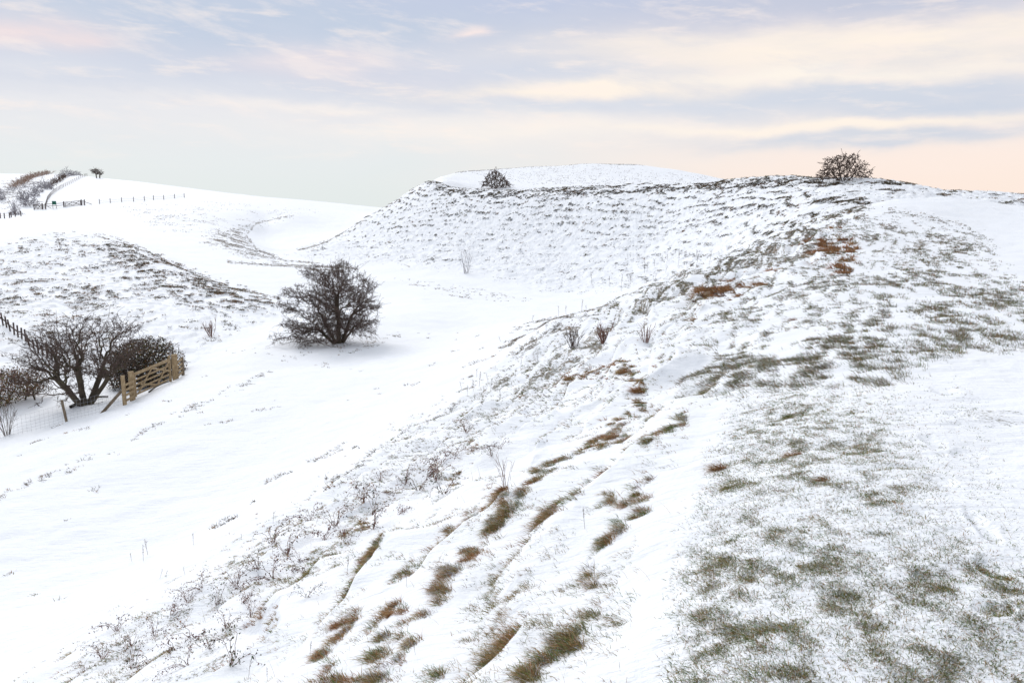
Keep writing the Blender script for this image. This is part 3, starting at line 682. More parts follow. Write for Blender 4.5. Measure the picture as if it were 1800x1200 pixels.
def colonize(starts, att, step, infl, kill, iters=160, jit=.25, up=.05):
    nodes = []; par = []
    for st in starts:
        st = np.atleast_2d(np.array(st, float))
        for j, q in enumerate(st): nodes.append(q); par.append(len(nodes)-2 if j else -1)
    att = att.copy(); near_i = np.zeros(len(att), int); near_d = np.full(len(att), 1e9); new = list(range(len(nodes)))
    for it in range(iters):
        if not len(att): break
        NP = np.array([nodes[k] for k in new]); dd = np.linalg.norm(att[:,None]-NP[None], axis=2); k = dd.argmin(1); dm = dd[np.arange(len(att)), k]
        b = dm < near_d; near_d[b] = dm[b]; near_i[b] = np.array(new)[k[b]]
        keep = near_d > kill; att = att[keep]; near_i = near_i[keep]; near_d = near_d[keep]
        act = near_d < infl
        if not act.any(): break
        ids = near_i[act]; vec = att[act]-np.array([nodes[k] for k in ids]); vec /= np.linalg.norm(vec, axis=1, keepdims=True)
        uq, inv = np.unique(ids, return_inverse=True); acc = np.zeros((len(uq),3)); np.add.at(acc, inv, vec)
        new = []
        for q, a in zip(uq, acc):
            a = a/(np.linalg.norm(a)+1e-6) + rng.normal(0, jit, 3) + np.array([0,0,up]); a /= np.linalg.norm(a)
            nodes.append(nodes[q]+a*step*rng.uniform(.75,1.2)); par.append(int(q)); new.append(len(nodes)-1)
    return np.array(nodes), np.array(par)
def woody(root, nodes, par, base_r, tip_r, thick=.03, spur=1.2, spur_len=.22, mt=None, mb=None, drop=.0, names=('trunk', 'crown')):
    n_ = len(nodes); cnt = np.zeros(n_); kids = np.bincount(par[par >= 0], minlength=n_)
    cnt[kids == 0] = 1
    for i in range(n_-1, -1, -1):
        if par[i] >= 0: cnt[par[i]] += cnt[i]
    tot = cnt[par < 0].max()
    r = np.maximum(tip_r, base_r*(cnt/tot)**.52)
    i = np.where(par >= 0)[0]; P, Q_ = nodes[par[i]], nodes[i]; r0 = np.minimum(r[par[i]], r[i]*1.35); r1 = r[i]
    big = r[i] > thick
    if big.any():
        d = Q_[big]-P[big]; v, f = tubes(P[big], Q_[big]+d*.12, r0[big], r1[big], 7); part(names[0], v, f, mt or M_BARK, root, smooth=True)
    sm = ~big; Ps, Qs, a0, a1 = P[sm], Q_[sm], r0[sm], r1[sm]
    cand = i[sm]; m = int(len(cand)*spur)
    if m:
        c = rng.choice(cand, m); o = nodes[c]; dr = o-nodes[par[c]]; dr /= np.linalg.norm(dr, axis=1, keepdims=True)+1e-9
        dv = dr*.5+rng.normal(0,.55,(m,3))+np.array([0,0,.12-drop]); dv /= np.linalg.norm(dv, axis=1, keepdims=True)
        e = o+dv*spur_len*rng.uniform(.35,1.1,(m,1)); mid_ = (o+e)/2+rng.normal(0,spur_len*.07,(m,3))
        Ps = np.concatenate([Ps,o,mid_]); Qs = np.concatenate([Qs,mid_,e]); a0 = np.concatenate([a0,np.full(m,tip_r),np.full(m,tip_r*.85)]); a1 = np.concatenate([a1,np.full(m,tip_r*.85),np.full(m,tip_r*.5)])
    # long wayward shoots past the edge of the crown
    ends = np.where((kids == 0) & (par >= 0))[0]; ends = rng.choice(ends, int(len(ends)*.22)); c0 = nodes.mean(0)
    o = nodes[ends]; dr = o-nodes[par[ends]]; dr /= np.linalg.norm(dr, axis=1, keepdims=True)+1e-9; ow = o-c0; ow /= np.linalg.norm(ow, axis=1, keepdims=True)+1e-9
    for j in range(3):
        dr = dr*.6+ow*.35+rng.normal(0,.25,o.shape); dr /= np.linalg.norm(dr, axis=1, keepdims=True); e = o+dr*spur_len*rng.uniform(.5,1.3,(len(o),1))
        Ps = np.concatenate([Ps,o]); Qs = np.concatenate([Qs,e]); a0 = np.concatenate([a0,np.full(len(o),tip_r)]); a1 = np.concatenate([a1,np.full(len(o),tip_r*.8)]); o = e
    v, f = tubes(Ps, Qs, a0, a1, 3); part(names[1], v, f, mb or M_TWIG, root)
def chain(b, dx, dy, h, lean=(0,0), k=6):
    return [np.array(b)+np.array([dx*(.6+.8*j/k)+lean[0]*j/k+rng.normal(0,.02), dy*(.6+.8*j/k)+lean[1]*j/k, -.2+(h+.2)*j/k]) for j in range(k+1)]
def bare_tree(name, label, cat, base, pl, y0, n_, depth, step, kill, base_r, tip_r, stems=None, group=None, infl=1.4, **kw):
    root = thing(name, label, cat, base, group)
    att = crown_points(pl, y0, n_, depth, rag=kw.pop('rag', .16), gap=kw.pop('gap', .36))
    g_ = gz(att[:,0], att[:,1]); att = att[att[:,2] > g_+.12]
    st_ = stems or [np.array(base)-np.array([0,0,.15])]
    jit = kw.pop('jit', .25); up = kw.pop('up', .05)
    nodes, par = colonize(st_, att, step, infl, kill, jit=jit, up=up)
    woody(root, nodes, par, base_r, tip_r, **kw); return root
def foliage(root, pl, y0, n_, depth, size, cols, name='foliage'):
    p = crown_points(pl, y0, n_, depth, .5); d = rng.normal(0,1,(len(p),3)); 
    p = p[p[:,2] > gz(p[:,0],p[:,1])]; d = d[:len(p)]
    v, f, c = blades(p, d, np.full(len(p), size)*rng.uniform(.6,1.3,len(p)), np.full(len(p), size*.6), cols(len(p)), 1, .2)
    part(name, v, f, M_LEAF, root, cols={'tint': c})

b1 = at(596, 45.5)
def poly_shift(pl, ref, b):
    """slide an outline so that its foot meets the ground spot b"""
    u, v = project(*b); return [(x+u-ref[0], y+v-ref[1]) for x, y in pl]
T1S = [(482,600),(480,575),(492,560),(486,535),(498,510),(520,492),(530,476),(560,470),(585,462),(610,458),(632,468),(650,482),(660,505),(664,530),(666,560),(664,585),(652,592),(625,590),(610,600),(590,604),(560,618),(520,634),(495,640),(500,620)]
T1 = [(590+(x-590)*.93, 600+(y-600)*.95) for x, y in T1S]
bare_tree('hawthorn_tree', 'broad bare hawthorn leaning left on the lip of the snowy bank, centre left', 'tree', b1, poly_shift(T1,(596,606),b1), b1[1], 11000, 2.3, .10, .12, .135, .0068, thick=.035, spur=2.2, gap=.42, rag=.2, jit=.38, spur_len=.2,
    stems=[chain(b1,0,0,2.6),chain(b1,.16,.1,1.6,(.5,.2)),chain(b1,-.17,.05,1.5,(-.7,0)),chain(b1,.03,-.15,1.9,(.1,-.5)),chain(b1,-.1,-.1,.9,(-1.0,-.2)),chain(b1,.1,0,1.0,(.8,-.1))])
b2 = at(150, 36.3)
T2 = [(20,672),(40,640),(30,615),(60,598),(80,575),(105,556),(140,550),(165,556),(190,560),(215,575),(240,592),(262,598),(235,615),(215,640),(190,655),(170,680),(150,700),(110,694),(70,690),(40,690)]
bare_tree('hawthorn_tree', 'bare many limbed hawthorn with short mossy trunk behind the wire fence', 'tree', b2, poly_shift(T2,(148,708),b2), b2[1], 5200, 2.0, .10, .14, .14, .0078, gap=.42, thick=.03, spur=1.3, jit=.42, spur_len=.2,
    stems=[chain(b2,0,0,1.6,(-.2,0)),chain(b2,.12,.05,1.2,(.9,.1)),chain(b2,-.12,.03,1.2,(-1.1,.1)),chain(b2,0,-.1,1.0,(-.5,-.6)),chain(b2,.05,.1,1.4,(.5,.5))])
b3 = at(262, 41.5)
T3 = [(195,672),(196,625),(215,598),(240,590),(265,592),(290,604),(308,622),(322,645),(330,668),(318,672),(260,684),(200,692)]
T3 = poly_shift([(262+(x-262)*.95, 680+(y-680)*.93) for x, y in T3],(262,676),b3)
rt = bare_tree('bush', 'dense dark domed bush of ivy and bramble directly behind the wooden gate', 'bush', b3, T3, b3[1], 3800, 1.7, .12, .17, .05, .008, thick=.03, spur=1.5, up=0,
    stems=[b3+np.array([dx,dy,-.1]) for dx, dy in ((0,0),(.6,.2),(-.7,.1),(.3,-.5),(-1.2,0),(1.2,.1))], names=('limbs','twigs'))
foliage(rt, T3, b3[1], 12000, 1.6, .11, lambda n: pick(n, dark=6, brown=1.5, olive=1.3)*np.array([.75,.75,.75]))
b4 = at(15, 38.5)
T4 = [(-60,720),(-60,662),(-20,654),(20,652),(55,655),(78,672),(80,690),(50,700),(20,712),(0,722)]
T4 = poly_shift(T4,(15,712),b4)
rt = bare_tree('bush', 'low brown bramble thicket at the left edge of the picture', 'bush', b4, T4, b4[1], 1700, 1.5, .12, .2, .05, .008, thick=.03, spur=1.8, up=0, mb=M_RTWIG,
    stems=[b4+np.array([dx,dy,-.1]) for dx, dy in ((0,0),(.6,.2),(-.7,.1),(-1.4,.2),(1.3,0))], names=('limbs','twigs'))
foliage(rt, T4, b4[1], 7000, 1.4, .09, lambda n: pick(n, dark=3, brown=3, olive=2.5)*.8)
b5 = at(1483, 87.5)
T5 = [(1436,312),(1440,300),(1452,290),(1458,276),(1470,268),(1484,270),(1500,266),(1512,276),(1518,290),(1532,300),(1534,312),(1500,315),(1460,315)]
bare_tree('hawthorn_shrub', 'fan shaped bare shrub alone on the skyline at the right', 'shrub', b5, poly_shift(T5,(1485,315),b5), b5[1], 2300, 2.2, .2, .26, .07, .026, thick=.05, spur=1.4, spur_len=.28, up=.25, jit=.3, infl=3, rag=.14, gap=.3, mb=M_TWIG,
    stems=[b5+np.array([dx,dy,-.2]) if 0 else chain(b5, dx*.3, dy, 1.3, (dx*.9,0)) for dx, dy in ((0,0),(.5,.2),(-.5,.1),(1.1,-.2),(-1.1,.2),(-.2,.6))], names=('limbs','crown'))
b6 = hit(872, 331, 160, 260)
T6 = [(848,332),(850,318),(858,308),(870,303),(880,306),(890,318),(899,328),(902,334),(870,338)]
bare_tree('hawthorn_shrub', 'small bare shrub inside the fort just behind the great rampart crest', 'shrub', b6, poly_shift(T6,(872,335),b6), b6[1], 1500, 2.6, .26, .36, .07, .045, thick=.08, spur=1.5, spur_len=.38, up=.15, infl=5, mb=M_TWIG,
    stems=[b6+np.array([dx,dy,-.2]) for dx, dy in ((0,0),(.9,.2),(-.9,.1))], names=('limbs','crown'))
b7 = at(173, 296)
T7 = [(160,300),(161,297),(168,296.5),(174,298),(180,302),(181,306),(176,308),(166,306)]
rt = bare_tree('windswept_tree', 'small dark windswept tree on the far left skyline', 'tree', b7, poly_shift(T7,(173,313),b7), b7[1], 700, 1.6, .3, .35, .2, .05, thick=.15, spur=3, spur_len=.35, infl=8, gap=0, names=('limbs','crown'),
    stems=[b7+np.array([dx,0,-.2]) for dx in (-.5,.6)])
# hedge of frosted bushes up the far gully
protos = []
HB = [('low frosted bush at the bottom of the far hedge beside the rails',52,362,34,24),('snow flecked bush above the lowest one in the far hedge',40,352,22,20),('rounded frosted bush halfway up the far hedge',60,345,22,18),
      ('small frosted bush in the middle of the far hedge',68,338,20,14),('pair topped frosted bush near the upper end of the far hedge',78,330,24,14),('dark round bush near the top of the far hedge',86,333,16,12),
      ('dark bush at the top of the hedge on the far skyline',118,309,26,12),('small grey bush on the skyline right of the dark hedge bush',134,308,18,8),('thin frosted bush at the far hedge foot',28,378,20,16),
      ('straggling grey bush at the left picture edge below the far slope',2,352,16,22)]
for q, (lb, u, v, w_, h_) in enumerate(HB):
    b = hit(u, v, 120, 420); s_ = b[1]/F
    if q < 2:
        root = thing('hedge_bush', lb, 'bush', b, 'frosted bushes of the far hedge')
        r_ = rng.random((700,3))*2-1; r_[:,2] = (r_[:,2]+1)/2; r_ = r_[(r_**2).sum(1) < 1]; att = r_*np.array([1.6,1.6,2.0]) + b
        nodes, par = colonize([b+np.array([dx,0,0]) for dx in (-.6,0,.6)], att, .3, 9, .35)
        woody(root, nodes, par, .08, .035, thick=.07, spur=1.6, spur_len=.5, mb=M_FTWIG, names=('limbs','twigs')); protos.append(root)
    else:
        root = copy_tree(protos[q % 2]); root.location = b; root['label'] = lb
    k = w_*s_/3.2; kz = h_*s_/2.1; root.scale = (k, k, kz); root.rotation_euler = (0,0,q*1.3)
# rusty hedge bank on the far left skyline
root_h = [hit(u, v, 190, 400) for u, v in ((24,330),(40,321),(52,314),(66,309),(84,306))]

def hedge(label, pts, h_, n_, mat, r_=.05, w_=1.2):
    cs = [hit(u, v, 150, 420) for u, v in pts]; root = thing('hedge', label, 'hedge', cs[0]); P=[];Q_=[]
    for k in range(n_):
        f = rng.uniform(0, len(cs)-1.001); i = int(f); o = cs[i]*(1-f+i)+cs[i+1]*(f-i)+np.array([rng.normal(0,w_*.4),rng.normal(0,w_),0]); o[2] = float(gz(o[0],o[1])[0])
        e = o+np.array([rng.normal(0,.7),rng.normal(0,.5),h_*rng.uniform(.3,1)]); P.append(o); Q_.append(e); e2 = e+rng.normal(0,.4,3); P.append((o+e)/2); Q_.append(e2)
    v_, f_ = tubes(P, Q_, np.full(len(P),r_), np.full(len(P),r_*.6), 3); part('twigs', v_, f_, mat, root); return root
M_RUST = pmat('rust_bracken', [(.3,(.15,.09,.065)),(.5,(.26,.16,.11)),(.62,(.6,.55,.53))], 2)
hedge('rust brown hedge bank slanting up to the far left skyline', [(24,331),(40,321),(52,314),(66,309),(85,306)], 1.5, 520, M_RUST)
hedge('thin dark hedge running between the frosted bushes and the far skyline', [(84,331),(96,322),(106,316),(113,311)], 1.3, 240, M_TWIG)
hedge('low frosted scrub on the slope left of the frosted bushes', [(8,345),(22,334),(38,330),(60,322)], .7, 150, M_FTWIG, .035, 2.2)
# shrubs and saplings on the banks
def stemshrub(name, label, u, v, wpx, hpx, n_, mat, cat='shrub', grp=None, rad=None, y0=1.):
    b = hit(u, v, y0); s_ = b[1]/F; root = thing(name, label, cat, b, grp); P=[];Q_=[];a=[];c=[]
    r_ = rad or max(.004, b[1]/796*.3)
    for k in range(n_):
        an = rng.uniform(0, 6.28); sp = rng.uniform(0,1)**.7*wpx*s_*.5; top = b+np.array([sp*math.cos(an), sp*math.sin(an), hpx*s_*rng.uniform(.55,1.05)])
        p0 = b+np.array([sp*.25*math.cos(an), sp*.25*math.sin(an), -.03]); mid_ = (p0+top)/2+rng.normal(0,hpx*s_*.05,3)
        P += [p0, mid_]; Q_ += [mid_, top]; a += [r_, r_*.8]; c += [r_*.8, r_*.4]
        for j in range(4):
            f = rng.uniform(.35,1); o = p0*(1-f)+top*f; e = o+(top-p0)*.22+rng.normal(0,hpx*s_*.07,3); P.append(o); Q_.append(e); a.append(r_*.6); c.append(r_*.35)
    v_, f_ = tubes(P, Q_, a, c, 3); part('stems', v_, f_, mat, root); return root
stemshrub('sapling', 'thin bare sapling at the foot of the great rampart', 819, 481, 34, 38, 12, M_FTWIG, 'sapling', rad=.022, y0=80)
stemshrub('shrub', 'reddish brushy shrub at the edge of the small slip hollow', 1062, 603, 34, 34, 34, M_RTWIG, y0=10)
stemshrub('shrub', 'grey purple tangle of dead weeds left of the reddish shrub', 1008, 612, 36, 36, 20, M_TWIG, y0=10)
stemshrub('shrub', 'pale brown dead weeds on the bank right of the slip hollow', 1135, 602, 34, 30, 16, M_RTWIG, y0=8)
stemshrub('shrub', 'long red twigs rising beside the snow hollow mid bank', 893, 862, 60, 66, 6, M_RTWIG, rad=.0024, y0=3)
stemshrub('shrub', 'straggly dead weeds at the left edge below the wire fence', 12, 765, 60, 60, 14, M_TWIG, y0=20)
stemshrub('shrub', 'grey brown weed tuft on the left hill above the hawthorn', 372, 592, 34, 30, 14, M_RTWIG, y0=40)
stemshrub('shrub', 'tall pale weeds at the left end of the far rails', 25, 375, 16, 22, 14, M_FTWIG, y0=120)

# dead flower stems standing in the snow
def stem_proto(seed):
    r_ = np.random.default_rng(seed); root = thing('dead_stem', 'x', 'stem', (0,0,0), 'dead flower stems standing in the snow')
    P = [(0,0,-.03),(.01,.0,.2)]; Q_ = [(.01,0,.2),(.03,.01,.42)]; a = [.004,.0035]; c = [.0035,.002]
    for j in range(5):
        f = .15+j*.06; o = np.array([.02*f, 0, f]); e = o+np.array([r_.normal(0,.03), r_.normal(0,.03), .05]); P.append(o); Q_.append(e); a.append(.002); c.append(.0015)
    v_, f_ = tubes(P, Q_, a, c, 4); part('stalk', v_, f_, M_TWIG, root)
    hb = Bag(); nb = 26; pz = r_.uniform(.22,.44,nb); bs = np.stack([.02*pz+r_.normal(0,.008,nb), r_.normal(0,.008,nb), pz],1)
    hb.add(blades(bs, r_.normal(0,1,(nb,3))+[0,0,1], np.full(nb,.022), np.full(nb,.012), np.tile([.10,.06,.05],(nb,1)), 1, 0)); v_, f_, c_ = hb.out()
    part('seed_heads', v_, f_, M_LEAF, root, cols={'tint': c_}); return root
STEMP = [stem_proto(3), stem_proto(5)]
STEMS = [('dead stems above the open snow of the ditch floor at lower left', [(260,975,34),(252,985,30),(340,958,24),(281,1018,20),(292,1015,14),(325,1010,16),(480,920,22),(425,947,10),(232,988,18)]),
 ('dead seeded stems along the ditch floor below the slip hollow', [(812,690,20),(822,694,18),(832,688,24),(842,680,28),(850,694,16),(862,688,22),(875,690,26),(880,700,16),(905,665,18),(915,650,20),(893,676,14),(945,640,18),(838,664,16),(858,672,14)]),
 ('dead stems rising from the snow at the foot of the great rampart', [(1110,495,14),(1133,480,24),(1137,478,18),(1150,470,12),(1172,465,18),(1193,468,26),(1208,470,12),(1224,470,22),(1247,462,24),(1040,500,20),(1072,503,18),(1092,505,22),(1108,500,18),(1152,490,10),(1225,452,14),(1170,480,12)]),
 ('dead stems beside the lip of the slip hollow', [(935,565,12),(982,555,18),(995,552,16),(1022,548,22),(1030,550,14),(960,580,10)]),
 ('dead stem standing on the bank of the near rampart', [(437,1190,38),(545,1150,30),(610,1010,34),(470,1197,30),(880,600,10),(1090,1180,20),(715,1030,36),(730,1150,30),(1028,930,40)])]
first = {0: True, 1: True}
for lb, ls in STEMS:
    for q, (u, v, h_) in enumerate(ls):
        b = hit(u, v); k = q % 2
        if first[k]: o = STEMP[k]; first[k] = False
        else: o = copy_tree(STEMP[k])
        s_ = h_*b[1]/F/.44; wx = max(s_, b[1]/796*.45/.006*.35)
        o.location = b; o.rotation_euler = (rng.normal(0,.12), rng.normal(0,.12), rng.uniform(0,6)); o.scale = (min(wx, s_*3), min(wx, s_*3), s_); o['label'] = lb; o['group'] = lb.replace('dead stem ', 'dead stems ')

# brambles along the foot of the near bank
def bramble_proto(seed, cols, ncane, nleaf):
    r_ = np.random.default_rng(seed); root = thing('bramble', 'x', 'bramble', (0,0,0), 'brambles on the near bank'); P=[];Q_=[];a=[];c=[];lp=[]
    for k in range(ncane):
        an = r_.uniform(0,6.28); ln = r_.uniform(.25,.5); h_ = r_.uniform(.1,.26); prev = np.array([0,0,-.03]); m = 7
        for j in range(1,m+1):
            f = j/m; cur = np.array([math.cos(an+f*.5)*ln*f, math.sin(an+f*.5)*ln*f, h_*math.sin(f*2.3)]) + r_.normal(0,.012,3)
            P.append(prev); Q_.append(cur); a.append(.0035*(1.2-f*.7)); c.append(.0035*(1.1-f*.7)); prev = cur
            for _ in range(nleaf): lp.append(cur+r_.normal(0,.03,3))
    v_, f_ = tubes(P, Q_, a, c, 4); part('canes', v_, f_, M_RTWIG, root)
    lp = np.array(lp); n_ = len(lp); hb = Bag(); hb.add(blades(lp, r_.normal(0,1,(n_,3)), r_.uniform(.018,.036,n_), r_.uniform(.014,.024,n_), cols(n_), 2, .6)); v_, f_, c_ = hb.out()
    part('leaves', v_, f_, M_LEAF, root, cols={'tint': c_}); return root
PAL['maroon'] = (.11,.035,.035); PAL['leaf'] = (.06,.085,.035)
BP = [bramble_proto(1, lambda n: pick(n, maroon=4, dark=3, brown=1), 6, 3), bramble_proto(2, lambda n: pick(n, leaf=3, dark=3, maroon=1), 5, 3), bramble_proto(4, lambda n: pick(n, dark=4, brown=3, maroon=2), 8, 2)]
BL = ['small bramble with curled maroon leaves poking through the snow on the lower bank', 'small bramble with dull green leaves poking through the snow on the lower bank', 'small dark leafless looking bramble tangle on the lower bank']
BS = [(830,790,0),(800,805,0),(775,818,0),(768,845,2),(752,838,0),(735,862,1),(712,850,2),(690,872,0),(655,905,1),(640,885,2),(612,897,0),(590,925,2),(570,950,0),(600,950,0),(655,930,2),(540,1050,1),(520,1000,0),(528,985,0),(405,1172,1),(398,1105,2),
      (440,1085,2),(425,1060,0),(330,1060,2),(355,1035,0),(380,1065,1),(270,1118,2),(305,1140,0),(232,1135,2),(205,1110,0),(480,1018,0),(455,1000,1),(505,975,2),(880,790,0),(865,802,1),(780,868,1),(700,905,0),(668,845,2),(260,1165,0),(335,1120,0),
      (180,1160,2),(230,1175,1),(330,1170,0),(370,1140,1),(300,1085,0),(415,1030,2),(480,955,2),(545,915,0),(625,860,1),(150,1180,0),(820,762,2)]
fb = {0: True, 1: True, 2: True}
for u, v, k in BS:
    b = hit(u, v)
    if fb[k]: o = BP[k]; fb[k] = False
    else: o = copy_tree(BP[k])
    s_ = rng.uniform(.6,1.1)*min(1.25, .45+b[1]/22); o.location = b; o.scale = (s_,s_,s_); o.rotation_euler = (-.1, -.35, rng.uniform(0,6.28)); o['label'] = BL[k]

ORD = ['first','second','third','fourth','fifth','sixth','seventh','eighth','ninth','tenth','eleventh','twelfth','thirteenth','fourteenth','fifteenth','sixteenth','seventeenth','eighteenth','nineteenth','twentieth','twenty first','twenty second','twenty third','twenty fourth']
for base_, tail in [(BL[0], ', %s from the bottom left corner'), (BL[1], ', %s from the bottom left corner'), (BL[2], ', %s from the bottom left corner')]+[(lb, ', %s from the left') for lb, _ in STEMS]:
    same = [o for o in S.objects if o.get('label') == base_]
    same.sort(key=lambda o: o.location.x/o.location.y)
    for q_, o in enumerate(same):
        short = base_.replace(' poking through the snow on the lower bank', ' on the lower bank').replace('small bramble with curled maroon leaves', 'maroon leaved bramble').replace('small bramble with dull green leaves', 'green leaved bramble').replace(' leafless looking', '').replace('above the open snow of the', 'above the').replace('rising from the snow at', 'at').replace('dead stems', 'dead stem').replace('dead seeded stems', 'dead seeded stem').replace('small dark leafless looking bramble', 'dark bramble')
        if len(same) > 1: o['label'] = short+tail % ORD[q_]
# ------------------------------------------------------------------ timber gate, posts and fences in the left foreground
up = np.array([0,0,1.])
def post(name, b, w_, h_, mat, label, cat='post', lean=(0,0), cap=True, rz=.5, grp=None):
    root = thing(name, label, cat, b, grp); top = b+up*h_+np.array([lean[0],lean[1],0])
    m = MB(); m.bar(b-up*.25, top, w_, w_, up=(math.cos(rz),math.sin(rz),0)); m.build('shaft', mat, root)
    if cap: MB().bar(top+up*.001, top+up*.035, w_*.85, w_*.85, up=(math.cos(rz),math.sin(rz),0), bev=.35).build('snow_cap', M_SNOWCAP, root)
    return root
pA = at(219.5, 33.9); pB = at(233.5, 34.7); pC = at(309, 38.9); gA = at(239, 35.0); gB = at(300, 38.3); pD = at(322, 40.2)
post('gate_post', pB, .23, 1.30, M_WOOD, 'thick square latch post with pointed top at the left end of the gate', 'gate post', cap=False)
post('gate_post', pC, .27, 1.26, M_WOOD, 'thickest square timber post at the hinge end of the gate', 'gate post', cap=False)
def leaf_gate():
    root = thing('field_gate', 'pale five bar wooden gate with crossed braces set in the snowy slope', 'gate', gA)
    def q(f, h): return gA*(1-f)+gB*f + up*(h+.07)
    rails = (.10,.32,.54,.76,1.03)
    MB().bar(q(0,rails[4]), q(1,rails[4]), .06, .13).build('top_rail', M_WOOD, root)
    for h in rails[:4]: MB().bar(q(0,h), q(1,h), .035, .075).build('rail', M_WOOD, root)
    MB().bar(q(1,-.05), q(1,1.24), .09, .12).build('hinge_stile', M_WOOD, root)
    MB().bar(q(0,0), q(0,1.08), .08, .09).build('latch_stile', M_WOOD, root)
    n_ = np.cross(gB-gA, up); n_ /= np.linalg.norm(n_); o = n_*(.045)
    if o[0] < 0: o = -o
    for a, b in (((.97,1.0),(.58,.12)),((.05,.12),(.45,1.0)),((.45,1.0),(.97,.5)),((.12,.5),(.58,.12))): MB().bar(q(*a)+o, q(*b)+o, .03, .08).build('brace', M_WOOD, root)
    for f, h in ((.03,.76),(.03,.54),(.03,.32)): MB().bar(q(f-.02,h+.04), q(f+.03,h+.05), .05, .05, bev=.4).build('snow_lump', M_SNOWCAP, root)
leaf_gate()
root = thing('rail_fence', 'short four rail timber fence panel between end post and latch post', 'fence', pA)
MB().bar(pA-up*.2, pA+up*1.30, .165, .165, up=(.9,.4,0)).build('post', M_WOOD, root)
for h in (.22,.45,.68,.90): MB().bar(pA+up*h+np.array([.12,-.02,0]), pB+up*h+np.array([.16,-.13,0]), .035, .10).build('rail', M_WOOD, root)
root = thing('rail_fence', 'short weathered rail panel running into the bush right of the hinge post', 'fence', pD)
MB().bar(pD-up*.2, pD+up*.95, .13, .13).build('post', M_OLD, root)
for h in (.20,.42,.64,.86): MB().bar(pC+up*h+np.array([.15,.02,0]), pD+up*h, .035, .09).build('rail', M_WOOD, root)
# stock fence
wA = at(175, 33.2); wP = at(118, 33.2); wQ = at(40, 32.6); wR = at(-60, 31.6)
root = thing('wire_fence', 'square mesh wire fence with leaning post and timber strut in the snow', 'fence', wA)
MB().bar(wA-up*.1, pA+up*.62+np.array([-.10,0,0]), .10, .11).build('strut', M_OLD, root)
MB().bar(wP-up*.2, wP+up*.93+np.array([-.15,0,0]), .10, .10, up=(.8,.6,0)).build('post', M_OLD, root)
MB().bar(wR-up*.2, wR+up*.93, .10, .10).build('post', M_OLD, root)
P=[];Q_=[]
line_ = [pA+np.array([-.09,0,0]), wA, wP, wQ, wR]
for i in range(4):
    a, b = line_[i], line_[i+1]; L_ = np.linalg.norm(b-a); m = max(1,int(L_/.16)); pr = None
    for k in range(m+1):
        c = a*(1-k/m)+b*k/m; c = np.array([c[0],c[1],float(gz(c[0],c[1])[0])]); P.append(c); Q_.append(c+up*.82)
        if pr is not None:
            for h in (.08,.2,.33,.47,.63,.81): P.append(pr+up*h); Q_.append(c+up*h)
        pr = c
v_, f_ = tubes(P, Q_, np.full(len(P),.0035), np.full(len(P),.0035), 3); part('wire_mesh', v_, f_, M_WIRE, root)
# fallen branches
def log(label, pts, r_, y0):
    ps = [hit(u, v, y0)+up*dz for u, v, dz in pts]; root = thing('fallen_branch', label, 'branch', ps[0])
    Pm=[];Qm=[];ra=[];rb=[]
    for i in range(len(ps)-1): Pm.append(ps[i]); Qm.append(ps[i+1]+(ps[i+1]-ps[i])*.04); ra.append(r_*(1-i*.12)); rb.append(r_*(1-(i+1)*.12))
    v_, f_ = tubes(Pm, Qm, ra, rb, 8); part('limb', v_, f_, M_BARK, root, smooth=True)
    for k in range(3):
        o = ps[1+k%max(1,len(ps)-2)]; e = o+np.array([rng.uniform(-.3,.3),rng.uniform(-.2,.2),rng.uniform(.05,.25)]); v_, f_ = tubes([o],[e],[r_*.4],[r_*.15],5); part('twig', v_, f_, M_BARK, root)
log('dark fallen branch on the snow under the fenced hawthorn', [(124,718,.08),(140,711,.1),(158,706,.12),(176,701,.1),(190,699,.06)], .075, 30)
log('thin fallen branch lying under the wooden gate', [(262,690,.03),(272,684,.08),(284,678,.1),(300,671,.05)], .04, 30)
# old fence coming down the left hill
root = None; n_ = 14
qa = hit(6, 572, 45); qb = hit(100, 640, 40); root = thing('post_fence', 'old dark post and rail fence running down the left hill behind the hawthorn', 'fence', qa)
pr = None
for k in range(n_):
    f = k/(n_-1); c = qa*(1-f)+qb*f; c[2] = float(gz(c[0],c[1])[0]); tp = c+up*rng.uniform(.6,.95)+np.array([rng.uniform(-.25,.05),0,0])
    MB().bar(c-up*.1, tp, .085, .085).build('post', M_DARKW, root)
    if pr is not None: MB().bar(pr+up*rng.uniform(.35,.45), c+up*rng.uniform(.35,.45), .05, .09).build('rail', M_DARKW, root)
    pr = c
MB().bar(qa+up*.6+np.array([-2.2,0,-.0]), qa+up*.5, .07, .10).build('rail', M_DARKW, root)
MB().bar(qa+np.array([-.1,-.1,.62]), qa+np.array([-.55,-.2,-.05]), .07, .07).build('brace', M_OLD, root)

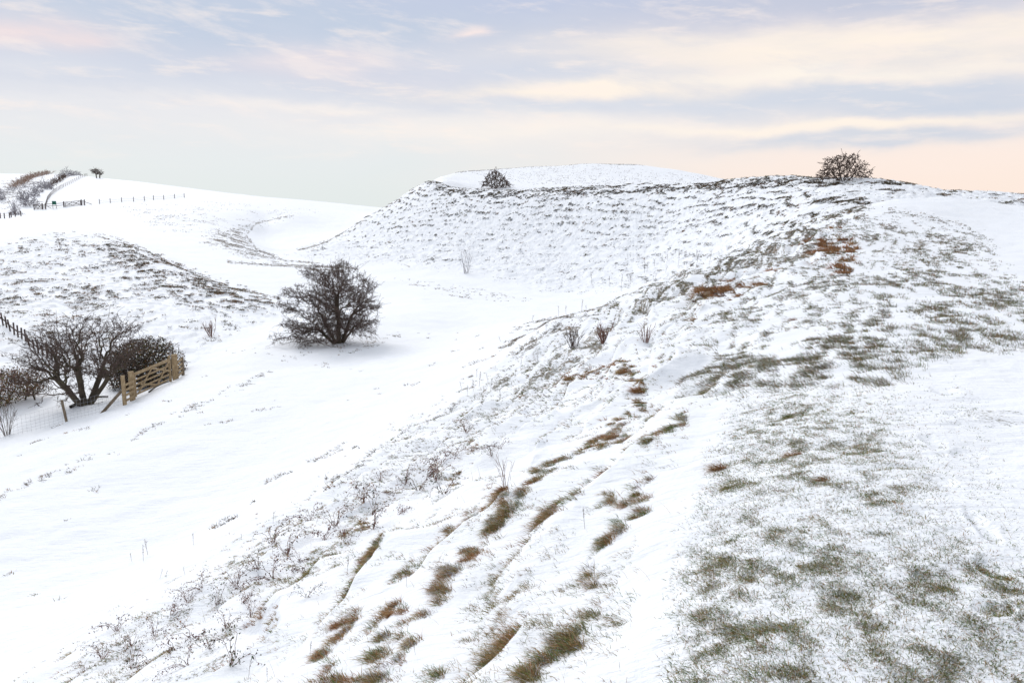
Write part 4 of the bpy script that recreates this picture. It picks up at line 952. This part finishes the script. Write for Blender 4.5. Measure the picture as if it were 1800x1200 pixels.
# ------------------------------------------------------------------ far fences, gates and notice
def hp(u, v): return hit(u, v, 150, 420)
def far_posts(name, label, pts, h_, w_, wires, mat=M_DARKW, cat='fence'):
    cs = [hp(u, v) for u, v in pts]; root = thing(name, label, cat, cs[0])
    for c in cs: MB().bar(c-up*.1, c+up*h_, w_, w_).build('post', mat, root)
    P=[];Q_=[]
    for a, b in zip(cs, cs[1:]):
        for h in wires: P.append(a+up*h); Q_.append(b+up*h)
    if P:
        v_, f_ = tubes(P, Q_, np.full(len(P),.018), np.full(len(P),.018), 3); part('wire', v_, f_, M_DARKW, root)
    return root, cs
far_posts('wire_fence', 'widely spaced post and wire fence crossing the far snowfield', [(175,358.5),(194,357),(214,355.5),(235,354.5),(254,353),(270,351.5),(288,351),(307,349),(324,347.5)], 1.2, .13, (.3,.75))
hs = []
for k in range(38):
    f = k/37; pts = [(80,366),(84,352),(90,344),(100,336),(112,329),(130,320),(148,311),(160,308.5)]
    x = f*(len(pts)-1); i = min(int(x), len(pts)-2); g_ = x-i; hs.append((pts[i][0]*(1-g_)+pts[i+1][0]*g_, pts[i][1]*(1-g_)+pts[i+1][1]*g_))
far_posts('hill_fence', 'close set post fence climbing the far hill beside the frosted hedge', hs, 1.1, .09, (.3,.6,.9))
far_posts('wire_fence', 'short post fence at the far left below the frosted hedge', [(1,384),(8,384),(17,383),(20,382),(27,381),(37,380)], 1.1, .16, (.5,.9))
def far_gate(label, ua, va, ub, vb, h_=1.15):
    a, b = hp(ua, va), hp(ub, vb); root = thing('field_gate', label, 'gate', a)
    def q(f, h): return a*(1-f)+b*f+up*h
    for h in (.15,.45,.8,h_): MB().bar(q(0,h), q(1,h), .06, .11).build('rail', M_DARKW, root)
    for f in (0,1): MB().bar(q(f,0), q(f,h_+.1), .12, .12).build('stile', M_DARKW, root)
    for x in ((.05,.15,.5,h_),(.5,h_,.95,.15),(.05,h_,.5,.15),(.5,.15,.95,h_)): MB().bar(q(x[0],x[1])+np.array([0,-.06,0]), q(x[2],x[3])+np.array([0,-.06,0]), .05, .08).build('brace', M_DARKW, root)
far_gate('dark wooden gate with crossed braces between the far post pairs', 115, 364, 142, 361)
far_gate('dark wooden gate beside the frosted hedge, left of the green notice', 60, 369, 74, 367.5)
def ladder(label, ua, ub, v, h_):
    a, b = hp(ua, v), hp(ub, v); root = thing('rail_fence', label, 'fence', a)
    for c in (a, b): MB().bar(c-up*.1, c+up*h_, .2, .2).build('post', M_DARKW, root)
    for h in (.25,.55,.85,1.1): MB().bar(a+up*h, b+up*h, .05, .12).build('rail', M_DARKW, root)
ladder('double post rail panel at the left of the green notice', 75, 80.5, 368, 1.45)
ladder('double post rail panel at the right end of the far gate', 143.5, 149, 361, 1.45)
a, b = hp(82,366), hp(112.5,364); root = thing('rail_fence', 'two rail fence behind the green notice on the far field', 'fence', a)
for h in (.45,.95): MB().bar(a+up*h, b+up*h, .05, .12).build('rail', M_DARKW, root)
MB().bar(b-up*.1, b+up*1.35, .24, .24).build('post', M_DARKW, root)
MB().bar(hp(90,366.5), a+up*.6, .08, .08).build('strut', M_DARKW, root)
a = hp(162,359.5); b = hp(149.5,361); root = thing('strut', 'slanting timber strut against the right far post pair', 'strut', a); MB().bar(a, b+up*.85, .1, .1).build('bar', M_DARKW, root)
b = hp(97.5,366.5); root = thing('notice_board', 'small dark green notice board on two legs in front of the far rails', 'sign', b)
M_GREEN = pmat('green_paint', [(.3,(.015,.10,.07)),(.7,(.02,.14,.10))], 2, .5)
for dx in (-.42,.42): MB().bar(b+np.array([dx,-.3,-.1]), b+np.array([dx,-.3,1.6]), .09, .09).build('leg', M_DARKW, root)
MB().bar(b+np.array([-.5,-.38,1.32]), b+np.array([.5,-.38,1.32]), .06, .85).build('board', M_GREEN, root)
MB().bar(b+np.array([-.5,-.38,1.78]), b+np.array([.5,-.38,1.78]), .1, .05).build('snow_cap', M_SNOWCAP, root)
c = hp(158,308.5); root = thing('gate_post', 'lone dark post left of the windswept tree on the far skyline', 'post', c); MB().bar(c-up*.1, c+up*2.4, .35, .35).build('shaft', M_DARKW, root)
MB().bar(c+np.array([.2,0,0]), c+np.array([1.4,0,.9]), .5, .5).build('stub', M_DARKW, root)
